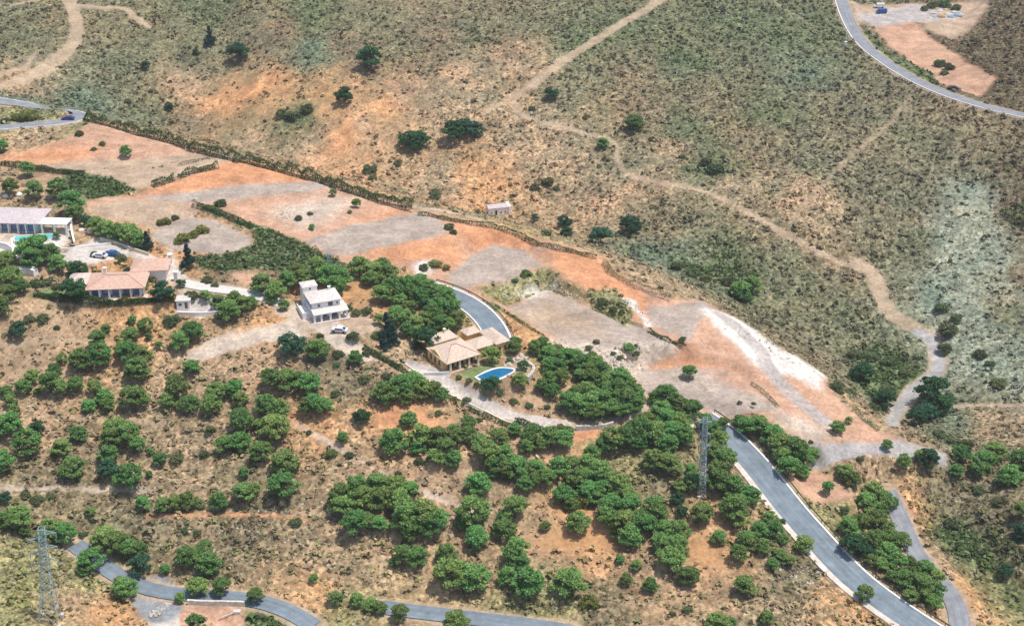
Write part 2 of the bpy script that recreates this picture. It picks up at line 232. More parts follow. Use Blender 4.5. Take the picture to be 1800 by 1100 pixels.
ZONES = [  # polygon, colour key, feather m, plant cover
 ([(0,283),(60,262),(110,245),(165,214),(200,215),(300,242),(405,270),(330,280),(200,283),(60,292),(0,288)],'pink',1.5,.02),
 ([(0,275),(100,255),(180,262),(130,284),(0,288)],'orange',6,.02),
 ([(60,290),(220,281),(380,264),(410,270),(230,292),(120,302)],'tan',1.5,.0),
 ([(120,303),(240,292),(400,272),(440,277),(330,308),(245,333),(200,318)],'tan',1.2,.12),
 ([(108,300),(150,302),(200,312),(243,335),(200,345),(160,350),(118,333)],'dgreen',1,.95),
 ([(0,290),(105,302),(118,335),(60,325),(0,318)],'T',1.5,.3),
 ([(160,352),(245,340),(330,310),(430,278),(520,300),(600,325),(730,364),(860,394),(960,422),(1050,447),(1090,484),(1180,518),(1240,530),(1300,562),(1370,620),(1450,667),(1490,722),(1540,757),(1645,790),(1560,795),(1440,800),(1380,750),(1280,735),(1200,712),(1130,700),(1090,650),(1000,612),(940,575),(880,540),(800,507),(740,490),(690,468),(610,462),(580,452),(540,430),(440,392),(350,362),(270,382),(200,388),(150,367)],'pink',1.0,.03),
 ([(250,338),(330,310),(430,280),(520,302),(600,328),(480,318),(330,335)],'orange',3,.02),
 ([(600,400),(700,362),(780,385),(700,372),(620,395)],'orange',3,.0),
 ([(640,440),(730,425),(800,415),(830,470),(760,460),(680,465)],'orange',5,.05),
 ([(790,388),(860,394),(960,425),(900,440),(820,430)],'orange',3,.0),
 ([(960,440),(1050,447),(1085,480),(1140,530),(1120,560),(1040,520),(980,480)],'orange',3,.0),
 ([(1130,640),(1200,612),(1300,650),(1240,650),(1150,655)],'orange',4,.02),
 ([(255,347),(420,325),(560,318),(590,328),(430,350),(300,357)],'grey',1.1,.0),
 ([(530,425),(600,402),(735,370),(775,385),(788,412),(720,425),(600,448)],'grey',1.1,.0),
 ([(785,484),(830,450),(870,430),(925,442),(955,467),(880,497),(800,507)],'grey',1.1,.0),
 ([(885,540),(960,508),(1030,538),(1130,573),(1192,612),(1130,642),(1070,640),(1000,600),(930,562)],'grey',1.1,.03),
 ([(890,545),(960,530),(1040,560),(1060,590),(980,580)],'tan',5,.0),
 ([(1138,535),(1230,530),(1236,560),(1215,600),(1160,580),(1138,555)],'grey',1.1,.0),
 ([(1110,650),(1200,643),(1280,648),(1342,682),(1367,717),(1290,732),(1210,707),(1130,692)],'grey',1.1,.02),
 ([(1365,735),(1400,715),(1470,745),(1450,790),(1400,760)],'pale',4,.0),
 ([(268,402),(330,380),(400,395),(447,420),(430,442),(380,447),(300,437),(268,420)],'grey',1.1,.08),
 ([(150,368),(200,352),(300,350),(350,365),(270,398),(250,395)],'tan',2,.05),
 ([(480,370),(560,345),(620,350),(590,380),(530,400)],'pale',6,.06),
 ([(345,362),(360,360),(440,392),(540,430),(582,452),(612,466),(560,482),(470,475),(420,478),(350,470),(345,452),(400,447),(448,430),(440,410),(400,385)],'dgreen',1,.9),
 ([(1240,540),(1300,562),(1375,616),(1458,664),(1440,682),(1385,660),(1345,650),(1320,640),(1290,600),(1250,578)],'white',2,.02),
 ([(1215,600),(1240,560),(1290,600),(1330,640),(1290,640)],'pink',2,.0),
 ([(1240,650),(1350,655),(1440,700),(1500,745),(1440,750),(1350,700)],'pink',3,.0),
 ([(725,462),(765,460),(755,480),(735,490)],'white',2,.05),
 ([(890,500),(950,470),(1010,500),(1050,535),(960,508),(900,530)],'Y',2,.5),
 ([(890,505),(940,490),(975,505),(920,522)],'white',3,.2),
 ([(1030,515),(1080,508),(1118,552),(1100,570),(1040,540)],'Y',1,.9),
 ([(835,505),(890,500),(960,470),(985,480),(930,500),(895,535),(870,530)],'Y',2,.6),
 ([(885,540),(925,572),(965,600),(940,612),(905,590),(880,560)],'O',1.5,.35),
 ([(1048,620),(1100,600),(1190,612),(1130,642),(1080,655)],'pale',2,.35),
 ([(1100,525),(1112,524),(1146,572),(1138,574)],'white',.6,.0),
 ([(1060,635),(1110,612),(1190,615),(1130,645),(1090,655)],'pale',2,.25),
 ([(970,595),(1040,600),(1100,640),(1060,650),(1000,625)],'pale',2,.25),
 ([(318,628),(395,587),(520,561),(546,590),(430,608),(330,636)],'pale',1.2,.0),
 ([(500,538),(560,520),(620,545),(668,572),(640,590),(600,592),(640,622),(615,630),(560,590)],'pale',1.2,.02),
 ([(590,560),(640,548),(668,572),(640,588),(600,580)],'tan',1,.0),
 ([(408,480),(455,472),(465,495),(430,503)],'pink',2,.05),
 ([(590,500),(640,495),(650,520),(600,530)],'O',2,.1),
 ([(710,640),(716,630),(745,640),(792,656),(797,668),(780,675),(740,660)],'gravel',.5,.0),
 ([(804,655),(850,640),(885,640),(905,645),(880,665),(840,668)],'lawn',1,.05),
 ([(880,615),(925,620),(935,640),(925,660),(905,655),(890,640)],'tan',1,.1),
 ([(55,517),(100,503),(155,515),(210,530),(300,520),(310,530),(200,536),(120,532)],'lawn',.8,.05),
 ([(100,448),(130,432),(180,420),(212,430),(230,450),(180,458),(130,465)],'concrete',1,.0),
 ([(-60,430),(0,425),(25,412),(120,395),(128,420),(110,440),(140,470),(60,450),(20,460)],'concrete',1.5,.1),
 ([(-60,430),(-60,400),(0,395),(110,400),(120,412),(60,424)],'pale',1,.0),
 ([(300,440),(330,500),(360,512),(320,520),(300,500),(270,490)],'pale',1.5,.1),
 ([(308,548),(312,528),(375,526),(390,548),(350,555)],'concrete',.8,.0),
 ([(1388,842),(1428,815),(1492,858),(1510,890),(1430,885)],'pink',2,.03),
 ([(1495,0),(1740,-20),(1735,20),(1685,75),(1600,35),(1545,45),(1500,40)],'tan',2,.02),
 ([(1530,45),(1600,35),(1660,80),(1700,110),(1755,140),(1720,170),(1660,150),(1640,140),(1580,95)],'pink',1.5,.02),
 ([(1500,28),(1600,8),(1690,15),(1680,35),(1600,40),(1540,48)],'gravel',2,.0),
 ([(1507,52),(1520,55),(1570,95),(1640,128),(1655,150),(1640,150),(1580,118),(1530,85)],'dgreen',1,.8),
 ([(1745,12),(1665,82),(1765,142),(1722,172),(1800,196),(1880,210),(1880,-30),(1760,-30)],'D',4,.7),
 ([(1760,300),(1800,240),(1880,240),(1880,430),(1800,430),(1770,370)],'D',9,.8),
 ([(300,1050),(360,1050),(420,1062),(430,1090),(420,1120),(300,1120)],'pink',1.5,.15),
 ([(430,1065),(480,1065),(530,1090),(530,1120),(440,1120)],'dgreen',1.5,.8),
 ([(1225,935),(1290,990),(1240,1000),(1200,960)],'O',4,.1),
 ([(960,930),(1060,925),(1090,960),(1010,970),(930,960)],'O',4,.05),
 ([(640,725),(700,715),(790,740),(760,760),(680,748)],'orange',4,.15),
 ([(1000,760),(1050,752),(1055,765),(1010,775)],'orange',1,.05),
 ([(1640,935),(1690,920),(1760,1000),(1800,1050),(1800,1080),(1730,1000)],'dgreen',4,.8),
 ([(1500,620),(1560,610),(1620,650),(1600,690),(1540,720),(1505,680)],'dgreen',4,.8),
 ([(1190,455),(1250,465),(1340,480),(1330,525),(1270,500),(1200,480)],'G',4,.9),
]
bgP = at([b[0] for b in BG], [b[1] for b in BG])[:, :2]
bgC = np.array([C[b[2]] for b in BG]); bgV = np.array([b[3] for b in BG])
zoneP = []
for poly, key, fe, vg in ZONES:
    a = np.array(poly, float); zoneP.append(at(a[:, 0], a[:, 1]))
trackP = []
for pp, wd, key in TRACKS:
    q = catmull(pp, 4); trackP.append(at(q[:, 0], q[:, 1]))
def paint(x, y):
    wx = x + fbm(x, y, 14, 3, 21) * 9; wy = y + fbm(x, y, 14, 3, 22) * 12
    num = np.zeros(x.shape + (3,)); nv = np.zeros(x.shape); den = np.zeros(x.shape)
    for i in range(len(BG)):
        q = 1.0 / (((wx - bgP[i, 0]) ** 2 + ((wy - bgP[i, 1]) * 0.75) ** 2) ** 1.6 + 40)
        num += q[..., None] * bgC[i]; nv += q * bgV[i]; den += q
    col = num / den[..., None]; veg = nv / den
    far = smooth((y - (400 - 0.28 * (x + 60) * (x > -60))) / 20)
    g1 = fbm(x, y, 22, 3, 71); g2 = fbm(x, y, 7, 3, 72); g3 = fbm(x, y, 2.4, 2, 73)
    hue = np.clip(g1 * 2.2 + g2 * 1.4, -1, 1)[..., None] * (.35 + .65 * far)[..., None]
    col = col * (1 + hue * np.array([.26, .09, .04])) * (1 + (g2 * .5 + g3 * .55) * (.55 + .45 * far))[..., None]
    soil = np.zeros(x.shape)
    ex = fbm(x, y, 5, 3, 31) * 2.6 + fbm(x, y, 1.6, 2, 32) * 0.9
    for (poly, key, fe, vg), P in zip(ZONES, zoneP):
        m = (x > P[:, 0].min() - 12) & (x < P[:, 0].max() + 12) & (y > P[:, 1].min() - 12) & (y < P[:, 1].max() + 12)
        if not m.any(): continue
        d = dist_poly(x[m], y[m], P) + ex[m] * min(1.0, fe)
        wgt = smooth(0.5 - d / (2 * fe))
        col[m] = col[m] * (1 - wgt[:, None]) + np.array(C[key]) * wgt[:, None]
        veg[m] = veg[m] * (1 - wgt) + vg * wgt; soil[m] = soil[m] * (1 - wgt) + wgt * (1 if vg < .3 else 0)
    for (pp, wd, key), P in zip(TRACKS, trackP):
        m = (x > P[:, 0].min() - 8) & (x < P[:, 0].max() + 8) & (y > P[:, 1].min() - 8) & (y < P[:, 1].max() + 8)
        if not m.any(): continue
        d, _ = dist_line(x[m], y[m], P); ed = 0.35 if key in ('concrete', 'gravel') else 1.0
        wgt = smooth(0.5 - (d - wd * (.42 if key == 'track' else .5) + ex[m] * 0.6 * ed) / (1.8 * ed)) * (0.55 if key == 'thin' else 0.85)
        col[m] = col[m] * (1 - wgt[:, None]) + np.array(C[key]) * wgt[:, None]
        veg[m] *= 1 - wgt; soil[m] = np.maximum(soil[m], wgt)
    for k, (P, wd) in RW.items():
        m = (x > P[:, 0].min() - 8) & (x < P[:, 0].max() + 8) & (y > P[:, 1].min() - 8) & (y < P[:, 1].max() + 8)
        if not m.any(): continue
        d, _ = dist_line(x[m], y[m], P)
        wgt = smooth(0.5 - (d - wd / 2 - 1.2 + ex[m] * 0.5) / 1.4) * 0.85
        col[m] = col[m] * (1 - wgt[:, None]) + np.array(C['track']) * wgt[:, None]; veg[m] *= 1 - wgt; soil[m] = np.maximum(soil[m], wgt)
    return col, np.clip(veg, 0, 1), soil
POOLS = [([(838,662),(860,652),(880,647),(903,650),(890,659),(872,666),(850,668)], 'kidney shaped blue swimming pool below the ochre house', 'water', .7),
 ([(26,424),(28,416),(60,413),(89,411),(92,418),(60,422)], 'long narrow turquoise pool in front of the grey roofed villa', 'water2', .35)]
# ------------------------------------------------------------------ terrain sheet
def axis(a, b, lo, hi, nf, nc):
    return np.r_[np.linspace(a, lo, nc, endpoint=False), np.linspace(lo, hi, nf, endpoint=False), np.linspace(hi, b, nc)]
uu = axis(-0.80, 0.80, -0.43, 0.43, 760, 34)
vv = np.r_[np.linspace(math.log(150), math.log(228), 30, endpoint=False), np.linspace(math.log(228), math.log(720), 740, endpoint=False), np.linspace(math.log(720), math.log(950), 24)]
U, V = np.meshgrid(uu, vv); TY = np.exp(V); TX = U * TY
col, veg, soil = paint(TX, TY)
TZ = H(TX, TY) + fbm(TX * .6 + TY * .5, TY - TX * .4, 11, 3, 91) * 1.5 * soil * (TY < 440) - np.abs(fbm(TX, TY, 9, 3, 61)) * 2.2 * soil * smooth((fbm(TX, TY, 30, 1, 62) + .2) * 3) * (TY < 440) + (fbm(TX, TY, 2.2, 2, 51) * 0.9 * veg + fbm(TX, TY, 7, 2, 52) * 0.6 * np.clip(veg + .15, 0, 1)) + fbm(TX, TY, 3, 2, 53) * 0.10
for k, (P, wd) in RW.items():
    m = (TX > P[:, 0].min() - 8) & (TX < P[:, 0].max() + 8) & (TY > P[:, 1].min() - 8) & (TY < P[:, 1].max() + 8)
    d, zz = dist_line(TX[m], TY[m], P); wgt = smooth(1 - (d - wd / 2 - 0.7) / 1.6)
    TZ[m] = TZ[m] * (1 - wgt) + (zz - 0.22) * wgt
for poly, lab, wtr, rim in POOLS:
    a = np.array(poly, float); c = a.mean(0); z_ = at1(c[0], c[1])[2] + .06; P = at_z(a[:, 0], a[:, 1], np.full(len(a), z_)); cc = P.mean(0); P = cc + (P - cc) * 1.0
    m = (TX > P[:, 0].min() - 3) & (TX < P[:, 0].max() + 3) & (TY > P[:, 1].min() - 3) & (TY < P[:, 1].max() + 3)
    d = dist_poly(TX[m], TY[m], P); TZ[m] = np.where(d < rim * .6, z_ - .75, np.where(d < 3, np.minimum(TZ[m], z_ - .08), TZ[m]))
def grid_mesh(name, X, Y, Zv):
    nr, nc = X.shape; co = np.stack([X, Y, Zv], -1).reshape(-1, 3).astype(np.float32)
    i = np.arange(nr * nc).reshape(nr, nc)
    f = np.stack([i[:-1, :-1], i[:-1, 1:], i[1:, 1:], i[1:, :-1]], -1).reshape(-1).astype(np.int32)
    me = bpy.data.meshes.new(name); nf = len(f) // 4
    me.vertices.add(len(co)); me.vertices.foreach_set('co', co.ravel())
    me.loops.add(len(f)); me.loops.foreach_set('vertex_index', f)
    me.polygons.add(nf); me.polygons.foreach_set('loop_start', np.arange(0, len(f), 4, dtype=np.int32))
    me.polygons.foreach_set('use_smooth', np.ones(nf, bool))
    me.update(); return me
def rgba(me, name, c):
    a = me.color_attributes.new(name, 'FLOAT_COLOR', 'POINT'); c = np.asarray(c).reshape(-1, 3)
    a.data.foreach_set('color', np.c_[c, np.ones(len(c))].astype(np.float32).ravel())
def fattr(me, name, v):
    a = me.attributes.new(name, 'FLOAT', 'POINT'); a.data.foreach_set('value', np.asarray(v, np.float32).ravel())
# ------------------------------------------------------------------ materials
def new_mat(name):
    m = bpy.data.materials.new(name); m.use_nodes = True; t = m.node_tree; b = t.nodes['Principled BSDF']; return m, t, b
def N(t, typ, **kw):
    n = t.nodes.new(typ)
    for k, v in kw.items():
        if k in n.inputs: n.inputs[k].default_value = v
        else: setattr(n, k, v)
    return n
def plain(name, c, rough=0.7, var=0.12, sc=1.5, metal=0.0, spec=0.3, bump=0.0):
    m, t, b = new_mat(name); L = t.links.new
    tc = N(t, 'ShaderNodeTexCoord'); no = N(t, 'ShaderNodeTexNoise', Scale=sc, Detail=5.0); L(tc.outputs['Object'], no.inputs['Vector'])
    mr = N(t, 'ShaderNodeMapRange'); mr.inputs[1].default_value = 0.3; mr.inputs[2].default_value = 0.7; mr.inputs[3].default_value = 1 - var; mr.inputs[4].default_value = 1 + var
    L(no.outputs[0], mr.inputs[0])
    mx = N(t, 'ShaderNodeMix', data_type='RGBA', blend_type='MULTIPLY'); mx.inputs[0].default_value = 1; mx.inputs[6].default_value = (*c, 1)
    L(mr.outputs[0], mx.inputs[7]); L(mx.outputs[2], b.inputs['Base Color'])
    b.inputs['Roughness'].default_value = rough; b.inputs['Metallic'].default_value = metal; b.inputs['Specular IOR Level'].default_value = spec
    if bump:
        bm = N(t, 'ShaderNodeBump', Strength=bump, Distance=0.05); L(no.outputs[0], bm.inputs['Height']); L(bm.outputs[0], b.inputs['Normal'])
    return m
def ground_mat():
    m, t, b = new_mat('hillside_soil_and_scrub'); L = t.links.new
    tc = N(t, 'ShaderNodeTexCoord'); P = tc.outputs['Object']
    ca = N(t, 'ShaderNodeAttribute', attribute_name='Col'); va = N(t, 'ShaderNodeAttribute', attribute_name='veg'); sa = N(t, 'ShaderNodeAttribute', attribute_name='soil')
    def mr(src, a, bb, c, d):
        q = N(t, 'ShaderNodeMapRange'); q.inputs[1].default_value = a; q.inputs[2].default_value = bb; q.inputs[3].default_value = c; q.inputs[4].default_value = d
        L(src, q.inputs[0]); return q.outputs[0]
    def mul(a, bb):
        q = N(t, 'ShaderNodeMath', operation='MULTIPLY'); L(a, q.inputs[0]); L(bb, q.inputs[1]) if not isinstance(bb, float) else setattr(q.inputs[1], 'default_value', bb); return q.outputs[0]
    n1 = N(t, 'ShaderNodeTexNoise', Scale=0.16, Detail=7.0, Roughness=0.62); L(P, n1.inputs['Vector'])
    n2 = N(t, 'ShaderNodeTexNoise', Scale=1.1, Detail=5.0, Roughness=0.7); L(P, n2.inputs['Vector'])
    f = mul(mr(n1.outputs[0], .3, .7, .74, 1.26), mr(n2.outputs[0], .28, .72, .70, 1.30))
    m1 = N(t, 'ShaderNodeMix', data_type='RGBA', blend_type='MULTIPLY'); m1.inputs[0].default_value = 1; L(ca.outputs['Color'], m1.inputs[6]); L(f, m1.inputs[7])
    # graded streaks on bare platforms: stretched noise
    mp = N(t, 'ShaderNodeMapping'); mp.inputs['Scale'].default_value = (0.09, 0.42, 0.3); mp.inputs['Rotation'].default_value = (0, 0, 0.25); L(P, mp.inputs['Vector'])
    n3 = N(t, 'ShaderNodeTexNoise', Scale=1.0, Detail=5.0, Roughness=0.65); L(mp.outputs[0], n3.inputs['Vector'])
    st = mr(n3.outputs[0], .32, .68, -0.11, 0.11); st = mul(st, sa.outputs['Fac'])
    ad = N(t, 'ShaderNodeMath', operation='ADD'); L(st, ad.inputs[0]); ad.inputs[1].default_value = 1.0
    m2 = N(t, 'ShaderNodeMix', data_type='RGBA', blend_type='MULTIPLY'); m2.inputs[0].default_value = 1; L(m1.outputs[2], m2.inputs[6]); L(ad.outputs[0], m2.inputs[7])
    # low plants, too small to model singly: cells of darker green over the soil
    n4 = N(t, 'ShaderNodeTexNoise', Scale=0.85, Detail=3.0, Roughness=0.6); L(P, n4.inputs['Vector'])
    sub = N(t, 'ShaderNodeMath', operation='MULTIPLY_ADD'); L(va.outputs['Fac'], sub.inputs[0]); sub.inputs[1].default_value = 0.30; L(n4.outputs[0], sub.inputs[2])
    pm = mr(sub.outputs[0], 0.66, 0.76, 0.0, 0.62)
    vo = N(t, 'ShaderNodeTexVoronoi', Scale=0.9); L(P, vo.inputs['Vector'])
    hs = N(t, 'ShaderNodeMix', data_type='RGBA', blend_type='MIX'); hs.inputs[6].default_value = (.10, .125, .06, 1); hs.inputs[7].default_value = (.22, .20, .13, 1)
    sv = N(t, 'ShaderNodeSeparateColor'); L(vo.outputs['Color'], sv.inputs[0]); L(sv.outputs[0], hs.inputs[0])
    m3 = N(t, 'ShaderNodeMix', data_type='RGBA', blend_type='MIX'); L(pm, m3.inputs[0]); L(m2.outputs[2], m3.inputs[6]); L(hs.outputs[2], m3.inputs[7])
    # pale stones
    v2 = N(t, 'ShaderNodeTexVoronoi', Scale=0.7); L(P, v2.inputs['Vector'])
    ss = mr(v2.outputs['Distance'], 0.10, 0.16, 0.55, 0.0)
    m4 = N(t, 'ShaderNodeMix', data_type='RGBA', blend_type='MIX'); L(mul(ss, mr(va.outputs['Fac'], 0.05, 0.5, 0.1, 0.9)), m4.inputs[0]); L(m3.outputs[2], m4.inputs[6]); m4.inputs[7].default_value = (.52, .45, .36, 1)
    v3 = N(t, 'ShaderNodeTexVoronoi', Scale=1.25); L(P, v3.inputs['Vector']); s3 = N(t, 'ShaderNodeSeparateColor'); L(v3.outputs['Color'], s3.inputs[0])
    v4 = N(t, 'ShaderNodeTexVoronoi', Scale=0.55); L(P, v4.inputs['Vector']); s4 = N(t, 'ShaderNodeSeparateColor'); L(v4.outputs['Color'], s4.inputs[0])
    ff = mul(mr(s3.outputs[1], 0, 1, .50, 1.62), mr(s4.outputs[2], 0, 1, .80, 1.22))
    vw = mr(va.outputs['Fac'], .1, .75, .12, 1.0)
    q = N(t, 'ShaderNodeMix', data_type='FLOAT'); L(vw, q.inputs[0]); q.inputs[2].default_value = 1.0; L(ff, q.inputs[3])
    m5 = N(t, 'ShaderNodeMix', data_type='RGBA', blend_type='MULTIPLY'); m5.inputs[0].default_value = 1; L(m4.outputs[2], m5.inputs[6]); L(q.outputs[0], m5.inputs[7])
    L(m5.outputs[2], b.inputs['Base Color']); b.inputs['Roughness'].default_value = 0.95; b.inputs['Specular IOR Level'].default_value = 0.1
    bm = N(t, 'ShaderNodeBump', Strength=0.5, Distance=0.35); L(n2.outputs[0], bm.inputs['Height']); L(bm.outputs[0], b.inputs['Normal'])
    return m
def leaf_mat(name, c0, c1, spread=0.25):
    m, t, b = new_mat(name); L = t.links.new
    oi = N(t, 'ShaderNodeObjectInfo'); ca = N(t, 'ShaderNodeAttribute', attribute_name='tone')
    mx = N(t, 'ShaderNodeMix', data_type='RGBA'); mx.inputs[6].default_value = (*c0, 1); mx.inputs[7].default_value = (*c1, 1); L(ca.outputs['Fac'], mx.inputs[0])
    hs = N(t, 'ShaderNodeHueSaturation'); L(mx.outputs[2], hs.inputs['Color'])
    def mr(lo, hi, src):
        q = N(t, 'ShaderNodeMapRange'); q.inputs[3].default_value = lo; q.inputs[4].default_value = hi; L(src, q.inputs[0]); return q.outputs[0]
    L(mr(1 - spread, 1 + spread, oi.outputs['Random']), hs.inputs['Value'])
    q = N(t, 'ShaderNodeMath', operation='MULTIPLY'); L(oi.outputs['Random'], q.inputs[0]); q.inputs[1].default_value = 7.31
    fr = N(t, 'ShaderNodeMath', operation='FRACT'); L(q.outputs[0], fr.inputs[0]); L(mr(0.460, 0.528, fr.outputs[0]), hs.inputs['Hue'])
    L(hs.outputs[0], b.inputs['Base Color']); b.inputs['Roughness'].default_value = 0.6; b.inputs['Specular IOR Level'].default_value = 0.25
    tr = N(t, 'ShaderNodeBsdfTranslucent'); L(hs.outputs[0], tr.inputs['Color'])
    ms = N(t, 'ShaderNodeMixShader'); ms.inputs[0].default_value = 0.30
    out = [n for n in t.nodes if n.type == 'OUTPUT_MATERIAL'][0]
    L(b.outputs[0], ms.inputs[1]); L(tr.outputs[0], ms.inputs[2]); L(ms.outputs[0], out.inputs['Surface'])
    return m
def scrub_mat():
    m, t, b = new_mat('scrub_leaves'); L = t.links.new
    ca = N(t, 'ShaderNodeAttribute', attribute_name='Col'); L(ca.outputs['Color'], b.inputs['Base Color'])
    b.inputs['Roughness'].default_value = 0.9; b.inputs['Specular IOR Level'].default_value = 0.1; return m
def tile_mat(name, c, sc=2.2):
    m, t, b = new_mat(name); L = t.links.new
    tc = N(t, 'ShaderNodeTexCoord')
    wv = N(t, 'ShaderNodeTexWave', Scale=sc, Distortion=0.6, Detail=2.0); wv.bands_direction = 'X'; L(tc.outputs['Object'], wv.inputs['Vector'])
    no = N(t, 'ShaderNodeTexNoise', Scale=1.6, Detail=6.0, Roughness=.7); L(tc.outputs['Object'], no.inputs['Vector'])
    cr = N(t, 'ShaderNodeValToRGB'); cr.color_ramp.elements[0].position = .3; cr.color_ramp.elements[1].position = .7
    cr.color_ramp.elements[0].color = (c[0] * .72, c[1] * .68, c[2] * .66, 1); cr.color_ramp.elements[1].color = (min(1, c[0] * 1.2), min(1, c[1] * 1.22), min(1, c[2] * 1.25), 1); L(no.outputs[0], cr.inputs[0])
    mr = N(t, 'ShaderNodeMapRange'); mr.inputs[3].default_value = .8; mr.inputs[4].default_value = 1.08; L(wv.outputs[0], mr.inputs[0])
    mx = N(t, 'ShaderNodeMix', data_type='RGBA', blend_type='MULTIPLY'); mx.inputs[0].default_value = 1; L(cr.outputs[0], mx.inputs[6]); L(mr.outputs[0], mx.inputs[7]); L(mx.outputs[2], b.inputs['Base Color'])
    bm = N(t, 'ShaderNodeBump', Strength=.6, Distance=.08); L(wv.outputs[0], bm.inputs['Height']); L(bm.outputs[0], b.inputs['Normal'])
    b.inputs['Roughness'].default_value = .85; return m
def asphalt_mat(name, c, across=0):
    m, t, b = new_mat(name); L = t.links.new
    tc = N(t, 'ShaderNodeTexCoord'); uv = N(t, 'ShaderNodeAttribute', attribute_name='lane')
    no = N(t, 'ShaderNodeTexNoise', Scale=.35, Detail=7.0, Roughness=.7); L(tc.outputs['Object'], no.inputs['Vector'])
    n2 = N(t, 'ShaderNodeTexNoise', Scale=4.0, Detail=3.0); L(tc.outputs['Object'], n2.inputs['Vector'])
    sp = N(t, 'ShaderNodeSeparateXYZ'); L(uv.outputs['Vector'], sp.inputs[0])
    cb = N(t, 'ShaderNodeCombineXYZ'); 
    q = N(t, 'ShaderNodeMath', operation='MULTIPLY'); L(sp.outputs[1], q.inputs[0]); q.inputs[1].default_value = .03; L(q.outputs[0], cb.inputs[1])
    q2 = N(t, 'ShaderNodeMath', operation='MULTIPLY'); L(sp.outputs[0], q2.inputs[0]); q2.inputs[1].default_value = 5.0; L(q2.outputs[0], cb.inputs[0])
    n3 = N(t, 'ShaderNodeTexNoise', Scale=1.0, Detail=4.0); L(cb.outputs[0], n3.inputs['Vector'])
    def mr(src, lo, hi):
        k = N(t, 'ShaderNodeMapRange'); k.inputs[1].default_value = .3; k.inputs[2].default_value = .7; k.inputs[3].default_value = lo; k.inputs[4].default_value = hi; L(src, k.inputs[0]); return k.outputs[0]
    a = N(t, 'ShaderNodeMath', operation='MULTIPLY'); L(mr(no.outputs[0], .74, 1.24), a.inputs[0]); L(mr(n3.outputs[0], .82, 1.16), a.inputs[1])
    a2 = N(t, 'ShaderNodeMath', operation='MULTIPLY'); L(a.outputs[0], a2.inputs[0]); L(mr(n2.outputs[0], .93, 1.07), a2.inputs[1])
    mx = N(t, 'ShaderNodeMix', data_type='RGBA', blend_type='MULTIPLY'); mx.inputs[0].default_value = 1; mx.inputs[6].default_value = (*c, 1); L(a2.outputs[0], mx.inputs[7]); L(mx.outputs[2], b.inputs['Base Color'])
    b.inputs['Roughness'].default_value = .85; b.inputs['Specular IOR Level'].default_value = .2; return m
M = dict(
 ground=ground_mat(), scrub=scrub_mat(),
 pine=leaf_mat('pine_needles', (.085, .185, .050), (.255, .430, .130), .28),
 carob=leaf_mat('carob_leaves', (.026, .090, .048), (.075, .185, .085), .2),
 bush=leaf_mat('bush_leaves', (.075, .12, .05), (.19, .23, .10), .3),
 yellow=leaf_mat('yellow_green_leaves', (.12, .17, .04), (.26, .30, .08), .15),
 conifer=leaf_mat('blue_conifer_needles', (.018, .060, .048), (.05, .115, .08), .1),
 hedge=leaf_mat('hedge_leaves', (.03, .065, .02), (.07, .125, .038), .1),
 bark=plain('bark', (.16, .115, .08), .9, .3, 4), shade=plain('inner_twigs', (.03, .045, .02), .95, .3, 4),
 asphalt=asphalt_mat('worn_asphalt', (.185, .225, .26)), asphalt2=asphalt_mat('pale_asphalt', (.25, .26, .28)),
 kerb=plain('pale_kerb', (.72, .70, .68), .8, .15, 1.2), pave=plain('pale_footway', (.60, .53, .47), .85, .2, .8),
 steel=plain('galvanised_steel', (.36, .46, .48), .55, .12, 2, .2), darkrail=plain('dark_rail', (.06, .065, .06), .6, .2, 3, .2),
 turq=plain('turquoise_parapet', (.28, .46, .42), .7, .15, 1),
 white=plain('whitewash', (.84, .82, .80), .8, .06, .9), tile_white=tile_mat('whitish_tiles', (.80, .72, .67)), tile_sand=tile_mat('sand_coloured_tiles', (.74, .59, .47)), yellow_wall=plain('ochre_render', (.82, .57, .23), .85, .14, .8), cream=plain('cream_render', (.72, .64, .48), .85, .1, .8),
 pinkwall=plain('pinkish_render', (.84, .79, .76), .85, .1, .8),
 tile_pink=tile_mat('sun_bleached_tiles', (.70, .59, .52)), tile_red=tile_mat('terracotta_tiles', (.70, .47, .36)), tile_grey=tile_mat('lilac_grey_tiles', (.66, .58, .58)),
 ridge=plain('ridge_tiles', (.50, .25, .19), .85, .2, 2), glass=plain('window_glass', (.03, .06, .09), .08, .05, 1, 0, .6), dark=plain('shaded_interior', (.05, .045, .045), .9, .2, 1),
 blueglass_and_shade=plain('blue_glazing_and_shade', (.10, .20, .38), .15, .1, .8, 0, .6), timber=plain('brown_timber', (.20, .10, .05), .7, .2, 3),  # blue of doors and windows, also the painted wall shade of the white house
 water=plain('pool_water', (.015, .15, .30), .04, .15, .5, 0, .5), water2=plain('pale_pool_water', (.12, .50, .52), .05, .1, .5, 0, .5), coping=plain('pool_coping', (.72, .68, .62), .8, .08, 1),
 carwhite=plain('white_car_paint', (.75, .76, .78), .25, .03, 1), carblue=plain('blue_car_paint', (.02, .10, .32), .25, .05, 1), cardark=plain('dark_car_paint', (.02, .025, .05), .3, .05, 1), carlilac=plain('deep_blue_car_paint', (.07, .06, .22), .3, .05, 1),
 rubber=plain('tyre_rubber', (.02, .02, .02), .9, .1, 3), rock=plain('pale_boulder', (.55, .50, .44), .9, .25, 1.5), ochre=plain('ochre_spoil', (.55, .33, .12), .9, .2, 1), bluegrey=plain('blue_grey_sheeting', (.25, .33, .42), .7, .15, 1),
 stone=plain('stone_wall', (.62, .57, .50), .9, .25, 1.2), concrete=plain('concrete', (.60, .56, .52), .85, .12, .8), parasol=plain('white_canvas', (.82, .80, .76), .8, .04, 1))
